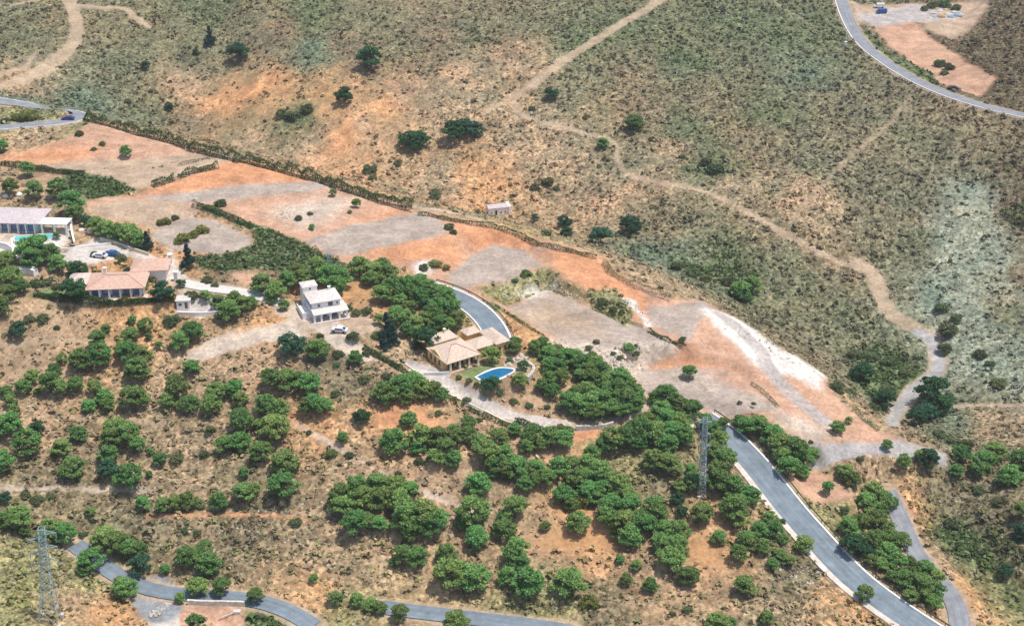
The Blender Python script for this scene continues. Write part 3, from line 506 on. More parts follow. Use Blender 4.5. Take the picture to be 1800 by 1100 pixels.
# ------------------------------------------------------------------ object helpers
def link(name, me, parent=None, mat=None, loc=None):
    o = bpy.data.objects.new(name, me); COL.objects.link(o)
    if mat is not None: me.materials.append(mat)
    if parent is not None: o.parent = parent
    if loc is not None: o.location = loc
    return o
def tag(o, label=None, cat=None, group=None, kind=None):
    if label: o['label'] = label
    if cat: o['category'] = cat
    if group: o['group'] = group
    if kind: o['kind'] = kind
    return o
def empty(name, loc, rz=0.0):
    o = bpy.data.objects.new(name, None); COL.objects.link(o); o.location = loc; o.rotation_euler = (0, 0, rz); o.empty_display_size = 0.5; return o
class MB:
    def __init__(s): s.v = []; s.f = []
    def add(s, v, f):
        n = len(s.v); s.v += [tuple(map(float, p)) for p in v]; s.f += [tuple(n + i for i in q) for q in f]; return s
    def box(s, x0, x1, y0, y1, z0, z1, rot=0, c=None):
        v = [(x, y, z) for z in (z0, z1) for x, y in ((x0, y0), (x1, y0), (x1, y1), (x0, y1))]
        if rot:
            ox, oy = c if c else ((x0 + x1) / 2, (y0 + y1) / 2); cs, sn = math.cos(rot), math.sin(rot)
            v = [(ox + (x - ox) * cs - (y - oy) * sn, oy + (x - ox) * sn + (y - oy) * cs, z) for x, y, z in v]
        return s.add(v, [(3, 2, 1, 0), (4, 5, 6, 7), (0, 1, 5, 4), (1, 2, 6, 5), (2, 3, 7, 6), (3, 0, 4, 7)])
    def prism(s, P, z0, z1):
        n = len(P); a = sum(P[i][0] * P[(i + 1) % n][1] - P[(i + 1) % n][0] * P[i][1] for i in range(n))
        if a < 0: P = P[::-1]
        v = [(p[0], p[1], z0) for p in P] + [(p[0], p[1], z1) for p in P]
        return s.add(v, [tuple(range(n))[::-1], tuple(range(n, 2 * n))] + [(i, (i + 1) % n, n + (i + 1) % n, n + i) for i in range(n)])
    def bar(s, a, b, r, k=5, r2=None):
        a = Vector(a); b = Vector(b); d = (b - a).normalized(); u = d.orthogonal().normalized(); w_ = d.cross(u); r2 = r if r2 is None else r2
        v = []
        for p, q in ((a, r), (b, r2)):
            for i in range(k):
                t = 2 * math.pi * i / k; v.append(p + u * math.cos(t) * q + w_ * math.sin(t) * q)
        return s.add(v, [(i, (i + 1) % k, k + (i + 1) % k, k + i) for i in range(k)] + [tuple(range(k))[::-1], tuple(range(k, 2 * k))])
    def roof(s, x0, x1, y0, y1, z, h, hip=1.0, th=0.22, axis='x'):
        # hip (or gable, hip=0) roof as a closed solid with a fascia of thickness th
        if axis == 'y':
            m = MB().roof(y0, y1, x0, x1, z, h, hip, th, 'x'); return s.add([(p[1], p[0], p[2]) for p in m.v], [q[::-1] for q in m.f])
        run = (y1 - y0) / 2 * hip; ym = (y0 + y1) / 2; run = min(run, (x1 - x0) / 2 - .05)
        v = [(x0, y0, z), (x1, y0, z), (x1, y1, z), (x0, y1, z), (x0, y0, z + th), (x1, y0, z + th), (x1, y1, z + th), (x0, y1, z + th), (x0 + run, ym, z + th + h), (x1 - run, ym, z + th + h)]
        return s.add(v, [(3, 2, 1, 0), (0, 1, 5, 4), (1, 2, 6, 5), (2, 3, 7, 6), (3, 0, 4, 7), (4, 5, 9, 8), (6, 7, 8, 9), (5, 6, 9), (7, 4, 8)])
    def mesh(s, name):
        me = bpy.data.meshes.new(name); me.from_pydata(s.v, [], s.f); me.update(); return me
    def build(s, name, mat, parent=None, loc=None): return link(name, s.mesh(name), parent, mat, loc)
# ------------------------------------------------------------------ the ground
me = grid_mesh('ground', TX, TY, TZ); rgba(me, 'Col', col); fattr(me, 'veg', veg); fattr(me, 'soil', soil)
ground = tag(link('ground', me, None, M['ground']), 'terraced Mediterranean hillside of pink and grey soil with scrub, dirt tracks and levelled building plots', kind='structure')
def terr(x, y):   # ground surface height incl. fine relief, for planting
    return H(x, y)
# ------------------------------------------------------------------ scrub: low bushes spread over the slopes
def make_scrub(name, label, n, seed, smin, smax, region, sel=None, bank=False, pal=None):
    r = np.random.default_rng(seed)
    if region == 'near': ulo, uhi, ylo, yhi = -.46, .46, 215, 440
    else: ulo, uhi, ylo, yhi = -.46, .46, 330, 760
    y = np.sqrt(r.random(n) * (yhi ** 2 - ylo ** 2) + ylo ** 2); x = (ulo + (uhi - ulo) * r.random(n)) * y
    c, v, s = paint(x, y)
    clump = fbm(x, y, 9, 3, seed + 5)
    keep = r.random(n) < np.clip(v * 1.15 + clump * 1.3 - 0.05, 0, 1) * (s < .5)
    keep |= (v > .75) & (r.random(n) < .9)
    if bank: keep = (c.mean(1) < .085) & (v > .7) & (y < 440)
    elif sel is not None: keep &= sel(x, y)
    x, y, c, v = x[keep], y[keep], c[keep], v[keep]; k = len(x)
    z = H(x, y) - 0.05; sz = smin + (smax - smin) * r.random(k) ** 2.8; hh = sz * (0.55 + .5 * r.random(k))
    a0 = r.random(k) * 6.28
    nq = 8; d = r.normal(size=(k, nq, 3)); d /= np.linalg.norm(d, axis=2)[..., None]; d[..., 2] = np.abs(d[..., 2])
    asp = .7 + .6 * r.random((k, 1)); ctr = np.stack([d[..., 0] * sz[:, None] * .42 * asp, d[..., 1] * sz[:, None] * .42 / asp, d[..., 2] * hh[:, None] * .75], -1) * (.55 + .45 * r.random((k, nq, 1)))
    nn = d + r.normal(size=d.shape) * .5; nn[..., 2] += .5; nn /= np.linalg.norm(nn, axis=2)[..., None]
    ta = np.cross(nn, r.normal(size=d.shape)); ta /= np.linalg.norm(ta, axis=2)[..., None]; tb = np.cross(nn, ta)
    s1 = (sz[:, None] * (.22 + .22 * r.random((k, nq))))[..., None]; s2 = s1 * (.5 + .5 * r.random((k, nq, 1)))
    V = np.stack([ctr - ta * s1, ctr - tb * s2, ctr + ta * s1, ctr + tb * s2], 2) + np.stack([x, y, z], -1)[:, None, None, :]
    nv = k * nq * 4; me = bpy.data.meshes.new(name); me.vertices.add(nv); me.vertices.foreach_set('co', V.astype(np.float32).ravel())
    me.loops.add(nv); me.loops.foreach_set('vertex_index', np.arange(nv, dtype=np.int32)); me.polygons.add(k * nq); me.polygons.foreach_set('loop_start', np.arange(0, nv, 4, dtype=np.int32)); me.update()
    if bank: pal = np.array([(.05, .10, .03), (.075, .125, .035), (.10, .13, .05), (.045, .08, .03)])
    if pal is None: pal = np.array([(.075, .125, .045), (.11, .15, .075), (.16, .175, .11), (.17, .13, .09), (.22, .23, .10), (.33, .30, .21), (.28, .30, .20), (.36, .32, .24)])
    pk = pal[r.integers(0, len(pal), k)]; g = c.mean(1, keepdims=True)
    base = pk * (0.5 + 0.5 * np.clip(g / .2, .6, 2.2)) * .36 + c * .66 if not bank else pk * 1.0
    base *= (0.72 + .56 * r.random((k, 1)))
    cc = np.repeat(base[:, None, :] * (0.72 + .6 * r.random((k, nq, 1))), 4, 1)
    rgba(me, 'Col', cc.reshape(-1, 3))
    return tag(link(name, me, None, M['scrub']), label, 'scrub', kind='stuff'), k
o, k1 = make_scrub('hillside_scrub', 'grey green and olive scrub speckling the far hillside beyond the ridge', 90000, 101, .45, 2.3, 'far', lambda x, y: y > 395 - 0.28 * (x + 60) * (x > -60))
o, k2 = make_scrub('slope_scrub', 'low dry shrubs and brown tufts on the near slope among the pines', 64000, 102, .4, 1.9, 'near', lambda x, y: y <= 395 - 0.28 * (x + 60) * (x > -60))
o, k3 = make_scrub('bank_thicket', 'dense dark green thicket covering the planted banks between the plots', 120000, 103, .6, 1.5, 'near', lambda x, y: 0, True)
o, k4 = make_scrub('green_undergrowth', 'patchy bright green undergrowth between the pines on the near slope', 16000, 104, .6, 2.4, 'near', lambda x, y: (y <= 385 - 0.28 * (x + 60) * (x > -60)) & (fbm(x, y, 26, 2, 5) > -.05), False, np.array([(.08, .16, .04), (.11, .20, .05), (.16, .24, .06), (.10, .15, .07)]))
print('scrub', k1, k2, k3, k4)
# ------------------------------------------------------------------ roads
def offset(P, d):
    t = np.gradient(P[:, :2], axis=0); t /= np.linalg.norm(t, axis=1)[:, None] + 1e-9
    nrm = np.stack([-t[:, 1], t[:, 0]], 1); Q = P.copy(); Q[:, :2] += nrm * d; return Q
def strip(name, P, a, b, dz, mat, parent=None, th=0.0, sub=1):
    k = len(P); js = np.linspace(a, b, 5 if sub else 2); rows = []
    for j in js: q = offset(P, j); q[:, 2] += dz; rows.append(q)
    V = np.array(rows); m = len(js); me = bpy.data.meshes.new(name)
    vv_ = [tuple(V[j, i]) for i in range(k) for j in range(m)]
    ff = [(i * m + j + 1, i * m + j, (i + 1) * m + j, (i + 1) * m + j + 1) for i in range(k - 1) for j in range(m - 1)]
    if th:
        n0 = len(vv_); vv_ += [(p[0], p[1], p[2] - th) for p in vv_[:]]
        for i in range(k - 1):
            ff += [(i * m, (i + 1) * m, n0 + (i + 1) * m, n0 + i * m)[::-1], ((i * m + m - 1), n0 + i * m + m - 1, n0 + (i + 1) * m + m - 1, (i + 1) * m + m - 1)[::-1]]
    me.from_pydata(vv_, [], ff); me.update()
    lane = np.array([(js[j] / 4, i * 2.5, 0) for i in range(k) for j in range(m)] * (2 if th else 1), np.float32)
    at_ = me.attributes.new('lane', 'FLOAT_VECTOR', 'POINT'); at_.data.foreach_set('vector', lane.ravel())
    for p in me.polygons: p.use_smooth = not th
    return link(name, me, parent, mat)
rl = {'main': 'blue grey asphalt road running down the right foreground', 'bend': 'asphalt road curving behind the pines above the yellow house', 'villa': 'narrow grey lane leading to the villas on the left',
 'lower': 'asphalt road crossing the bottom left corner', 'lower_right': 'asphalt road at the bottom centre', 'valley': 'narrow asphalt lane winding at the lower right', 'hairpin': 'hairpin road at the upper left edge', 'top': 'pale road descending across the upper right hillside'}
for k, (P, wd) in RW.items():
    tag(strip('road', P, -wd / 2, wd / 2, 0.0, M['asphalt'] if k in ('main', 'bend', 'lower', 'lower_right') else M['concrete'] if k == 'villa' else M['asphalt2']), rl[k], kind='structure')
def kerb(P, d, wdt, label, mat='kerb', h=.13):
    sg = 1 if d > 0 else -1
    o = strip('kerb', P, d if sg > 0 else d - wdt, d + wdt if sg > 0 else d, h, M[mat], th=.35); tag(o, label, kind='structure'); return o
P, wd = RW['main']; kerb(P, 3.62, .55, 'pale kerb on the valley side of the right foreground road'); kerb(P, -3.62, 1.5, 'worn pale footway on the hill side of the right foreground road', 'pave')
P, wd = RW['bend']; kerb(P, 3.22, .6, 'white kerb along the outer edge of the curving road'); kerb(P, -3.22, .4, 'thin kerb on the inner edge of the curving road')
P, wd = RW['hairpin']; kerb(P, 2.62, .35, 'pale kerb of the hairpin road')
P, wd = RW['top']; kerb(P, -2.62, .4, 'pale kerb below the upper right road')
def rail(P, d, label, h=.75, step=2, mat='darkrail', name='guardrail', cat='guardrail', rh=.32):
    q = offset(P, d); root = empty(name, tuple(q[len(q) // 2])); o0 = q[len(q) // 2]; tag(root, label, cat)
    mb = MB()
    for a, b in zip(q[:-1], q[1:]):
        a = a - o0; b = b - o0; t = (b - a)[:2]; t = t / (np.linalg.norm(t) + 1e-9); nn = np.array([-t[1], t[0]]) * .05
        v = []
        for p in (a, b):
            for s_, z_ in ((-1, h - rh), (1, h - rh), (1, h), (-1, h)): v.append((p[0] + nn[0] * s_, p[1] + nn[1] * s_, p[2] + z_))
        mb.add(v, [(0, 1, 5, 4), (1, 2, 6, 5), (2, 3, 7, 6), (3, 0, 4, 7)])
    mb.build('rail', M[mat], root)
    mp = MB()
    pm = MB().box(-.07, .07, -.07, .07, -.3, h - .02).mesh('post'); pm.materials.append(M[mat])
    for i, p in enumerate(q[::step]): link('post', pm, root, None, tuple(p - o0))
    return root
rail(RW['main'][0], 4.75, 'dark steel guardrail along the valley side of the right foreground road')
rail(RW['bend'][0], 4.35, 'dark guardrail round the outside of the road bend behind the yellow house')
rail(RW['hairpin'][0][: len(RW['hairpin'][0]) // 2 + 6], 3.4, 'turquoise barrier round the hairpin road at the upper left', .8, 2, 'turq', 'barrier', 'barrier', .45)
# ------------------------------------------------------------------ buildings
def frame(px, py, rz, name, label, cat, zoff=0.0):
    p = at1(px, py); return tag(empty(name, (p[0], p[1], p[2] + zoff), rz), label, cat)
def child(name, mb, mat, parent): return mb.build(name, M[mat], parent)
def window(parent, x, y, z, wdt, hgt, face='f', frame_m='white', glass='glass', name='window', arch=False, door=False):
    """face f: on a wall facing -y at y; l: wall facing -x at x; r: wall facing +x"""
    def bx(mb, a0, a1, d0, d1, z0, z1):
        if face == 'f': mb.box(a0, a1, y - d1, y - d0, z0, z1)
        elif face == 'l': mb.box(x - d1, x - d0, a0, a1, z0, z1)
        else: mb.box(x + d0, x + d1, a0, a1, z0, z1)
    c = x if face == 'f' else y; f = MB(); t = .09
    bx(f, c - wdt / 2 - t, c - wdt / 2, .004, .09, z - t, z + hgt + t); bx(f, c + wdt / 2, c + wdt / 2 + t, .004, .09, z - t, z + hgt + t)
    bx(f, c - wdt / 2, c + wdt / 2, .004, .088, z + hgt, z + hgt + t); bx(f, c - wdt / 2, c + wdt / 2, .004, .13, z - t, z)
    wo_ = child('door' if door else name, f, frame_m, parent)
    g = MB(); bx(g, c - wdt / 2, c + wdt / 2, .003, .03, z, z + hgt); child('pane', g, glass, wo_); return wo_
# --- white two-storey house with tower
h = frame(550, 561, R(22), 'white_house', 'white two storey house with square tower, pink tiled roofs and arched porch', 'house')
child('wall', MB().box(0, 7.8, 0, 6.6, -1.5, 4.7), 'white', h)
child('roof', MB().roof(-.5, 8.3, -.5, 7.0, 4.7, 1.15, 1, .2), 'tile_white', h)
child('tower', MB().box(-.6, 3.4, 7.05, 10.4, -1.5, 6.3).box(-.8, 3.6, 6.85, 10.6, 6.3, 6.46), 'white', h)
child('tower_roof', MB().roof(-.72, 3.52, 6.93, 10.52, 6.47, .6, 1, .08), 'tile_white', h)
child('porch_roof', MB().add([(-.4, -2.9, 2.35), (9.4, -2.9, 2.35), (9.4, -.01, 2.85), (-.4, -.01, 2.85), (-.4, -2.9, 2.53), (9.4, -2.9, 2.53), (9.4, -.01, 3.08), (-.4, -.01, 3.08)], [(3, 2, 1, 0), (4, 5, 6, 7), (0, 1, 5, 4), (1, 2, 6, 5), (2, 3, 7, 6), (3, 0, 4, 7)]).box(7.82, 9.4, .02, 4, 2.5, 2.7), 'tile_white', h)
for i, x in enumerate((-.1, 1.8, 4.3, 6.8, 8.9)): child('column', MB().box(x - .26, x + .26, -2.65, -2.2, -1.5, 2.34), 'white', h)
for a, b in ((.16, 1.54), (2.06, 4.04), (4.56, 6.54), (7.06, 8.64)):      # shallow arches between the columns
    m_ = MB(); k = 8; top = 2.34
    prof = [(a, top), (b, top)] + [(b - (b - a) * i / k, top - .12 - .6 * (1 - math.sqrt(max(0, 1 - (2 * i / k - 1) ** 2)))) for i in range(k + 1)]
    v = [(x, -2.58, z) for x, z in prof] + [(x, -2.28, z) for x, z in prof]; nn = len(prof)
    m_.add(v, [tuple(range(nn))[::-1], tuple(range(nn, 2 * nn))] + [(i, (i + 1) % nn, nn + (i + 1) % nn, nn + i) for i in range(nn)]); child('arch', m_, 'white', h)
child('porch_floor', MB().box(-1.2, 9.6, -3.2, -.01, -1.5, .12), 'pave', h)
child('terrace', MB().box(-2.6, -.01, .6, 7.0, -1.5, 1.2).box(-2.6, -2.4, .6, 7.0, 1.2, 2.0).box(-2.4, -.01, .6, .8, 1.2, 2.0), 'white', h)
child('blue_shade_sheet', MB().box(-.08, -.005, .6, 6.2, 2.5, 4.3), 'blueglass_and_shade', h)  # bluish shade of the left upper wall, put in as a blue sheet
for k in range(4): child('shade_sheet_bar', MB().box(-.14, -.09, .6 + 1.83 * k, .7 + 1.83 * k, 2.5, 4.3), 'white', h)  # white bars added across the blue shade sheet
window(h, 1.9, 0, 3.4, .7, .7); window(h, 5.1, 0, 3.2, 1.3, 1.2); window(h, 7.0, 0, 3.5, .5, .6)
window(h, 1.4, 7.05, 5.3, .5, .7); window(h, 2.9, 0, .14, 1.9, 2.0, glass='blueglass_and_shade', door=True); window(h, 5.6, 0, .14, 2.2, 2.0, glass='blueglass_and_shade', door=True)
window(h, 7.8, 2.4, 3.2, 1.0, 1.0, 'r'); window(h, 7.8, 4.6, .8, 1.1, 1.1, 'r')
child('chimney', MB().box(5.9, 6.5, 4.6, 5.2, 5.2, 6.5).box(5.8, 6.6, 4.5, 5.3, 6.5, 6.62), 'white', h)
# --- ochre house with porch by the pool
h = frame(779, 651, R(33), 'yellow_house', 'long ochre house with pale tiled roofs and shady pillared porch beside the pool', 'house')
h.scale = (.93, .93, .95)
child('wall', MB().box(0, 10.8, 0, 8.6, -1, 3.0).add([(0, 0, 3.0), (0, 8.6, 3.0), (0, 4.3, 4.45), (.3, 0, 3.0), (.3, 8.6, 3.0), (.3, 4.3, 4.45)], [(0, 2, 1), (3, 4, 5), (0, 1, 4, 3), (1, 2, 5, 4), (2, 0, 3, 5)]), 'yellow_wall', h)
child('roof', MB().roof(-.35, 11.0, -2.6, 8.95, 3.02, 1.95, .85, .16), 'tile_sand', h)
child('ridge', MB().bar((4.6, 3.2, 5.17), (6.2, 3.2, 5.17), .14).bar((-.3, -2.55, 3.22), (4.6, 3.2, 5.17), .11).bar((10.95, -2.55, 3.22), (6.2, 3.2, 5.17), .11), 'ridge', h)
for x in (1.2, 4.2, 7.2, 10.2): child('pillar', MB().box(x - .26, x + .26, -2.3, -1.8, -1, 3.0), 'cream', h)
child('porch_floor', MB().box(-.3, 11.0, -2.9, -.01, -1, .12), 'tile_red', h)
for x in (2.5, 5.5, 8.6): window(h, x, 0, .2, 1.9, 2.2, glass='dark', frame_m='timber', door=True)
def arch_open(parent, y, z, wdt, hgt):
    k = 8; prof = [(y - wdt / 2, z), (y + wdt / 2, z)] + [(y + wdt / 2 * math.cos(math.pi * i / k), z + hgt + wdt / 2 * math.sin(math.pi * i / k)) for i in range(k + 1)]
    v = [(-.06, a, b) for a, b in prof] + [(-.003, a, b) for a, b in prof]; nn = len(prof)
    o = child('arched_window', MB().add(v, [tuple(range(nn)), tuple(range(nn, 2 * nn))[::-1]] + [(i, nn + i, nn + (i + 1) % nn, (i + 1) % nn) for i in range(nn)]), 'timber', parent); return o
for y in (2.0, 4.3, 6.6): arch_open(h, y, .6, 1.1, 1.2)
child('upper_wall', MB().box(2.0, 9.4, 8.62, 13.0, -1, 3.9), 'yellow_wall', h)
child('upper_roof', MB().roof(1.5, 9.9, 8.1, 13.5, 3.92, 1.2, .8, .18), 'tile_sand', h)
child('right_wing_wall', MB().box(10.82, 17.2, .8, 6.0, -1, 3.0), 'yellow_wall', h)
child('right_wing_roof', MB().roof(11.02, 17.6, .3, 6.4, 3.03, 1.2, .9, .16), 'tile_sand', h)
child('end_wing_wall', MB().box(17.22, 21.4, -.4, 8.5, -1, 3.3), 'yellow_wall', h)
child('end_wing_roof', MB().roof(17.0, 21.8, -.8, 8.9, 3.32, 1.3, .95, .16, 'y'), 'tile_sand', h)
for x in (18.4, 20.2): window(h, x, -.4, .6, .9, 1.7, glass='timber', frame_m='cream')
window(h, 15.5, .8, .9, 1.2, 1.2, frame_m='timber')
child('rear_wing_wall', MB().box(13.2, 17.2, 8.52, 12.0, -1, 3.4), 'yellow_wall', h); child('rear_wing_roof', MB().roof(12.8, 17.6, 8.1, 12.4, 3.42, 1.1, .9, .16), 'tile_sand', h)
child('courtyard', MB().box(10.82, 17.2, 6.02, 8.5, -1, .3), 'tile_red', h)

child('chimney', MB().box(6.6, 7.3, 10.5, 11.2, 4.6, 6.2).box(6.5, 7.4, 10.4, 11.3, 6.2, 6.3), 'cream', h)
# --- terracotta villa
h = frame(158, 521, R(5), 'terracotta_villa', 'low white villa with wide terracotta hipped roofs above a curved lawn', 'villa')
child('wall', MB().box(0, 14.5, 0, 8.5, -1, 2.7), 'white', h)
child('roof', MB().roof(-.8, 15.4, -2.0, 9.0, 2.72, 1.7, .95, .18), 'tile_red', h)
child('left_wing_wall', MB().box(-5.5, -.01, 2.4, 9.0, -1, 2.6), 'white', h); child('left_wing_roof', MB().roof(-6.4, -.85, 1.7, 9.6, 2.62, 1.5, .9, .16), 'tile_pink', h)
child('right_wing_wall', MB().box(10.5, 19.5, 8.52, 15.5, -1, 3.1), 'white', h); child('right_wing_roof', MB().roof(9.8, 20.4, 8.0, 16.1, 3.13, 1.9, .9, .18), 'tile_red', h)
child('ridge', MB().bar((4.5, 3.5, 4.62), (10.1, 3.5, 4.62), .14).bar((-.75, -1.95, 2.93), (4.4, 3.5, 4.6), .11).bar((15.35, -1.95, 2.93), (10.2, 3.5, 4.6), .11), 'ridge', h)
for x in (.6, 3.0, 5.6, 8.6, 11.4, 14.0): child('column', MB().box(x - .24, x + .24, -1.7, -1.25, -1, 2.7), 'white', h)
child('terrace', MB().box(-1.2, 15.8, -3.2, -.01, -1, .1), 'pave', h)
for x in (1.8, 4.3, 7.1, 10.0, 12.7): window(h, x, 0, .15, 1.9, 2.1, glass='blueglass_and_shade', door=True)
window(h, -2.8, 2.4, .9, 1.1, 1.1)
child('chimney', MB().box(3.4, 4.2, 5.2, 5.9, 4.2, 5.9).box(3.3, 4.3, 5.1, 6.0, 5.9, 6.02), 'white', h)
# --- grey roofed villa at the left edge
h = frame(-30, 405, R(-4), 'grey_villa', 'broad villa with lilac grey roof and deep blue glazing at the left edge', 'villa')
child('wall', MB().box(0, 16.6, 0, 9.5, -1, 3.0), 'white', h)
child('roof', MB().roof(-1, 17.6, -1.6, 10.2, 3.02, 1.7, .85, .2), 'tile_grey', h)
for x in (5.6, 8.4, 11.2, 13.6, 16.2): child('column', MB().box(x - .18, x + .18, -1.3, -.95, -1, 3.0), 'white', h)
for x in (7.0, 9.8, 12.4, 14.9): window(h, x, 0, .1, 2.3, 2.4, glass='blueglass_and_shade', door=True)
pg = child('pergola', MB().box(16.8, 26, -1.0, 3.8, 2.9, 3.1), 'white', h)
for x, y in ((18.4, -.8), (22.1, -.8), (25.6, -.8), (25.6, 3.4), (20.0, 3.4)): child('post', MB().box(x - .25, x + .25, y - .25, y + .25, -1, 2.9), 'white', pg)
# --- small white gatehouse
h = frame(311, 543, R(4), 'gatehouse', 'small white gatehouse with flat pale roof beside the paved terrace', 'building')
child('wall', MB().box(0, 3.6, 0, 3.2, -1, 2.3), 'white', h); child('roof', MB().box(-.25, 3.85, -.25, 3.45, 2.31, 2.5), 'concrete', h)
window(h, 1.0, 0, .9, .8, .8); window(h, 2.6, 0, .05, .8, 1.9, glass='timber', door=True)
# --- little white hut in the valley
h = frame(859, 380, R(14), 'white_hut', 'tiny white hut with lilac grey roof standing alone beyond the ridge', 'hut')
child('wall', MB().box(0, 7.2, 0, 3.6, -1, 2.7), 'white', h); child('roof', MB().roof(-.2, 7.2, -.2, 3.8, 2.72, .7, 0, .1), 'tile_grey', h)
child('side_wall', MB().box(7.22, 8.1, -.4, 4.4, -1, 3.1), 'white', h)
window(h, 1.1, 0, .7, .6, .7); window(h, 2.75, 0, .02, .8, 1.9, glass='dark', door=True); window(h, 4.5, 0, .7, .6, .7); window(h, 6.1, 0, .7, .6, .7)
# ------------------------------------------------------------------ pools
def pool(poly, label, water, rim=.45, name='swimming_pool', raise_=0.0):
    a = np.array(poly, float); c = a.mean(0); p = at1(c[0], c[1]); z = p[2] + .06 + raise_
    P = at_z(a[:, 0], a[:, 1], np.full(len(a), z)) - np.array([p[0], p[1], z]); P = P[:, :2]
    root = tag(empty(name, (p[0], p[1], z)), label, 'pool')
    k = catmull(np.vstack([P, P[:1]]), 4)[:-1]; cen = k.mean(0)
    out = k + (k - cen) / np.linalg.norm(k - cen, axis=1)[:, None] * rim; nn = len(k)
    v = [(x, y, .06) for x, y in k] + [(x, y, .06) for x, y in out] + [(x, y, -1.2) for x, y in k] + [(x, y, -1.2) for x, y in out]
    f = [];
    for i in range(nn):
        j = (i + 1) % nn; f += [(i, nn + i, nn + j, j), (nn + i, 3 * nn + i, 3 * nn + j, nn + j), (i, j, 2 * nn + j, 2 * nn + i)]
    child('coping', MB().add(v, f), 'coping', root)
    child('water', MB().add([(x, y, -.06) for x, y in k], [tuple(range(nn))]), water, root); return root
for q_ in POOLS: pool(*q_)
# ------------------------------------------------------------------ free standing walls and hedges
def wall_line(px_pts, hgt, thick, name, label, cat, mat, wob=0.0):
    q = catmull(px_pts, 6); P = at(q[:, 0], q[:, 1]); o0 = P[len(P) // 2].copy(); mb = MB()
    L_, R_ = offset(P, thick / 2), offset(P, -thick / 2); v = []; f = []
    for a, b in zip(L_, R_):
        w_ = wob * (random.random() - .5)
        v += [tuple(a - o0 + [0, 0, -.6]), tuple(b - o0 + [0, 0, -.6]), tuple(b - o0 + [0, 0, hgt + w_]), tuple(a - o0 + [0, 0, hgt + w_])]
    for i in range(len(P) - 1):
        s = 4 * i; f += [(s + j, s + (j + 1) % 4, s + 4 + (j + 1) % 4, s + 4 + j) for j in range(4)]
    f += [(3, 2, 1, 0), tuple(4 * (len(P) - 1) + j for j in range(4))]; mb.add(v, f)
    return tag(mb.build(name, M[mat], None, tuple(o0)), label, cat)
wall_line([(22,428),(24,445),(26,462)], 1.8, .5, 'retaining_wall', 'white retaining wall dropping from the pool terrace at the left edge', 'wall', 'white')
wall_line([(-20,432),(10,436),(24,444)], 1.6, .5, 'retaining_wall', 'short white terrace wall at the very left edge below the grey villa', 'wall', 'white')
wall_line([(126,404),(128,418),(132,434)], 1.8, .5, 'stair_wall', 'white stair wall stepping down beside the parking court', 'wall', 'white')
wall_line([(36,482),(50,480),(64,484)], 1.9, 1.8, 'pump_house', 'little white pump house hidden among trees left of the terracotta villa', 'shed', 'white')
wall_line([(92,428),(110,440),(150,436),(196,430)], .8, .3, 'court_wall', 'low white wall round the pale parking court', 'wall', 'white')
wall_line([(312,553),(350,554),(392,551)], .9, .3, 'terrace_wall', 'low white wall along the front of the paved gatehouse terrace', 'wall', 'white')
wall_line([(176,422),(200,428),(232,440),(262,450)], 1.0, .3, 'garden_wall', 'pale wall beside the drive above the parked cars', 'wall', 'cream')
wall_line([(330,1061),(380,1063),(430,1064)], 1.2, .5, 'stone_wall', 'pale stone wall below the pines at the bottom left road', 'wall', 'stone', .2)
wall_line([(1012,757),(1050,754),(1078,748)], 1.3, .6, 'stone_wall', 'short broken white stone wall below the big pine grove', 'wall', 'rock', .5)
wall_line([(712,640),(750,668),(790,694),(850,722),(900,745),(985,764)], .4, .35, 'drive_wall', 'long low pale wall along the downhill side of the drive', 'wall', 'cream', .12)
wall_line([(745,660),(775,659),(790,658)], .9, .25, 'forecourt_wall', 'low pinkish wall between the ochre house and its grey forecourt', 'wall', 'pinkwall')
wall_line([(925,640),(938,648),(934,662),(926,668)], 1.0, .8, 'rockery_wall', 'curved white rockery wall right of the kidney shaped pool', 'wall', 'rock', .5)
for (x, y), s in (((300,462), 'upper'), ((310,493), 'lower')):
    p = at1(x, y); o = MB().box(-.5, .5, -.5, .5, -.4, 2.6).box(-.65, .65, -.65, .65, 2.6, 2.8).build('gate_pillar', M['white'], None, tuple(p)); tag(o, 'white square gate pillar, %s one beside the pale villa drive' % s, 'pillar')
def hedge(px_pts, hgt, wdt, label, seed, n_per=60, mat='hedge', name='hedge', sz=.46, gap=-1):
    r = np.random.default_rng(seed); q = catmull(px_pts, 8); P = at(q[:, 0], q[:, 1])
    seg = np.r_[0, np.cumsum(np.linalg.norm(np.diff(P, axis=0), axis=1))]; n = int(seg[-1] * n_per)
    s = r.random(n) * seg[-1]; s = s[vnoise(s / 3.1, s * 0 + 3.3, seed + 9) > gap]; n = len(s); c = np.stack([np.interp(s, seg, P[:, i]) for i in range(3)], 1)
    ti = np.clip(np.searchsorted(seg, s) - 1, 0, len(P) - 2); tg = P[ti + 1] - P[ti]; tg = tg / (np.linalg.norm(tg, axis=1)[:, None] + 1e-9)
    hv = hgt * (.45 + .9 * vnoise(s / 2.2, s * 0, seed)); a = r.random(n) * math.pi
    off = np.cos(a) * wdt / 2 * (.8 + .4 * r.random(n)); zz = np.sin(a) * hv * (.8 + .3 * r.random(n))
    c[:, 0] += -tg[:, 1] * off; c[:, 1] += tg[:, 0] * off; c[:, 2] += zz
    o0 = P[len(P) // 2]; return tag(link(name, tufts(c - o0, r, sz, np.clip(.3 + zz / (hgt * 2) + .3 * r.random(n), 0, 1)), None, M[mat], tuple(o0)), label, 'hedge')
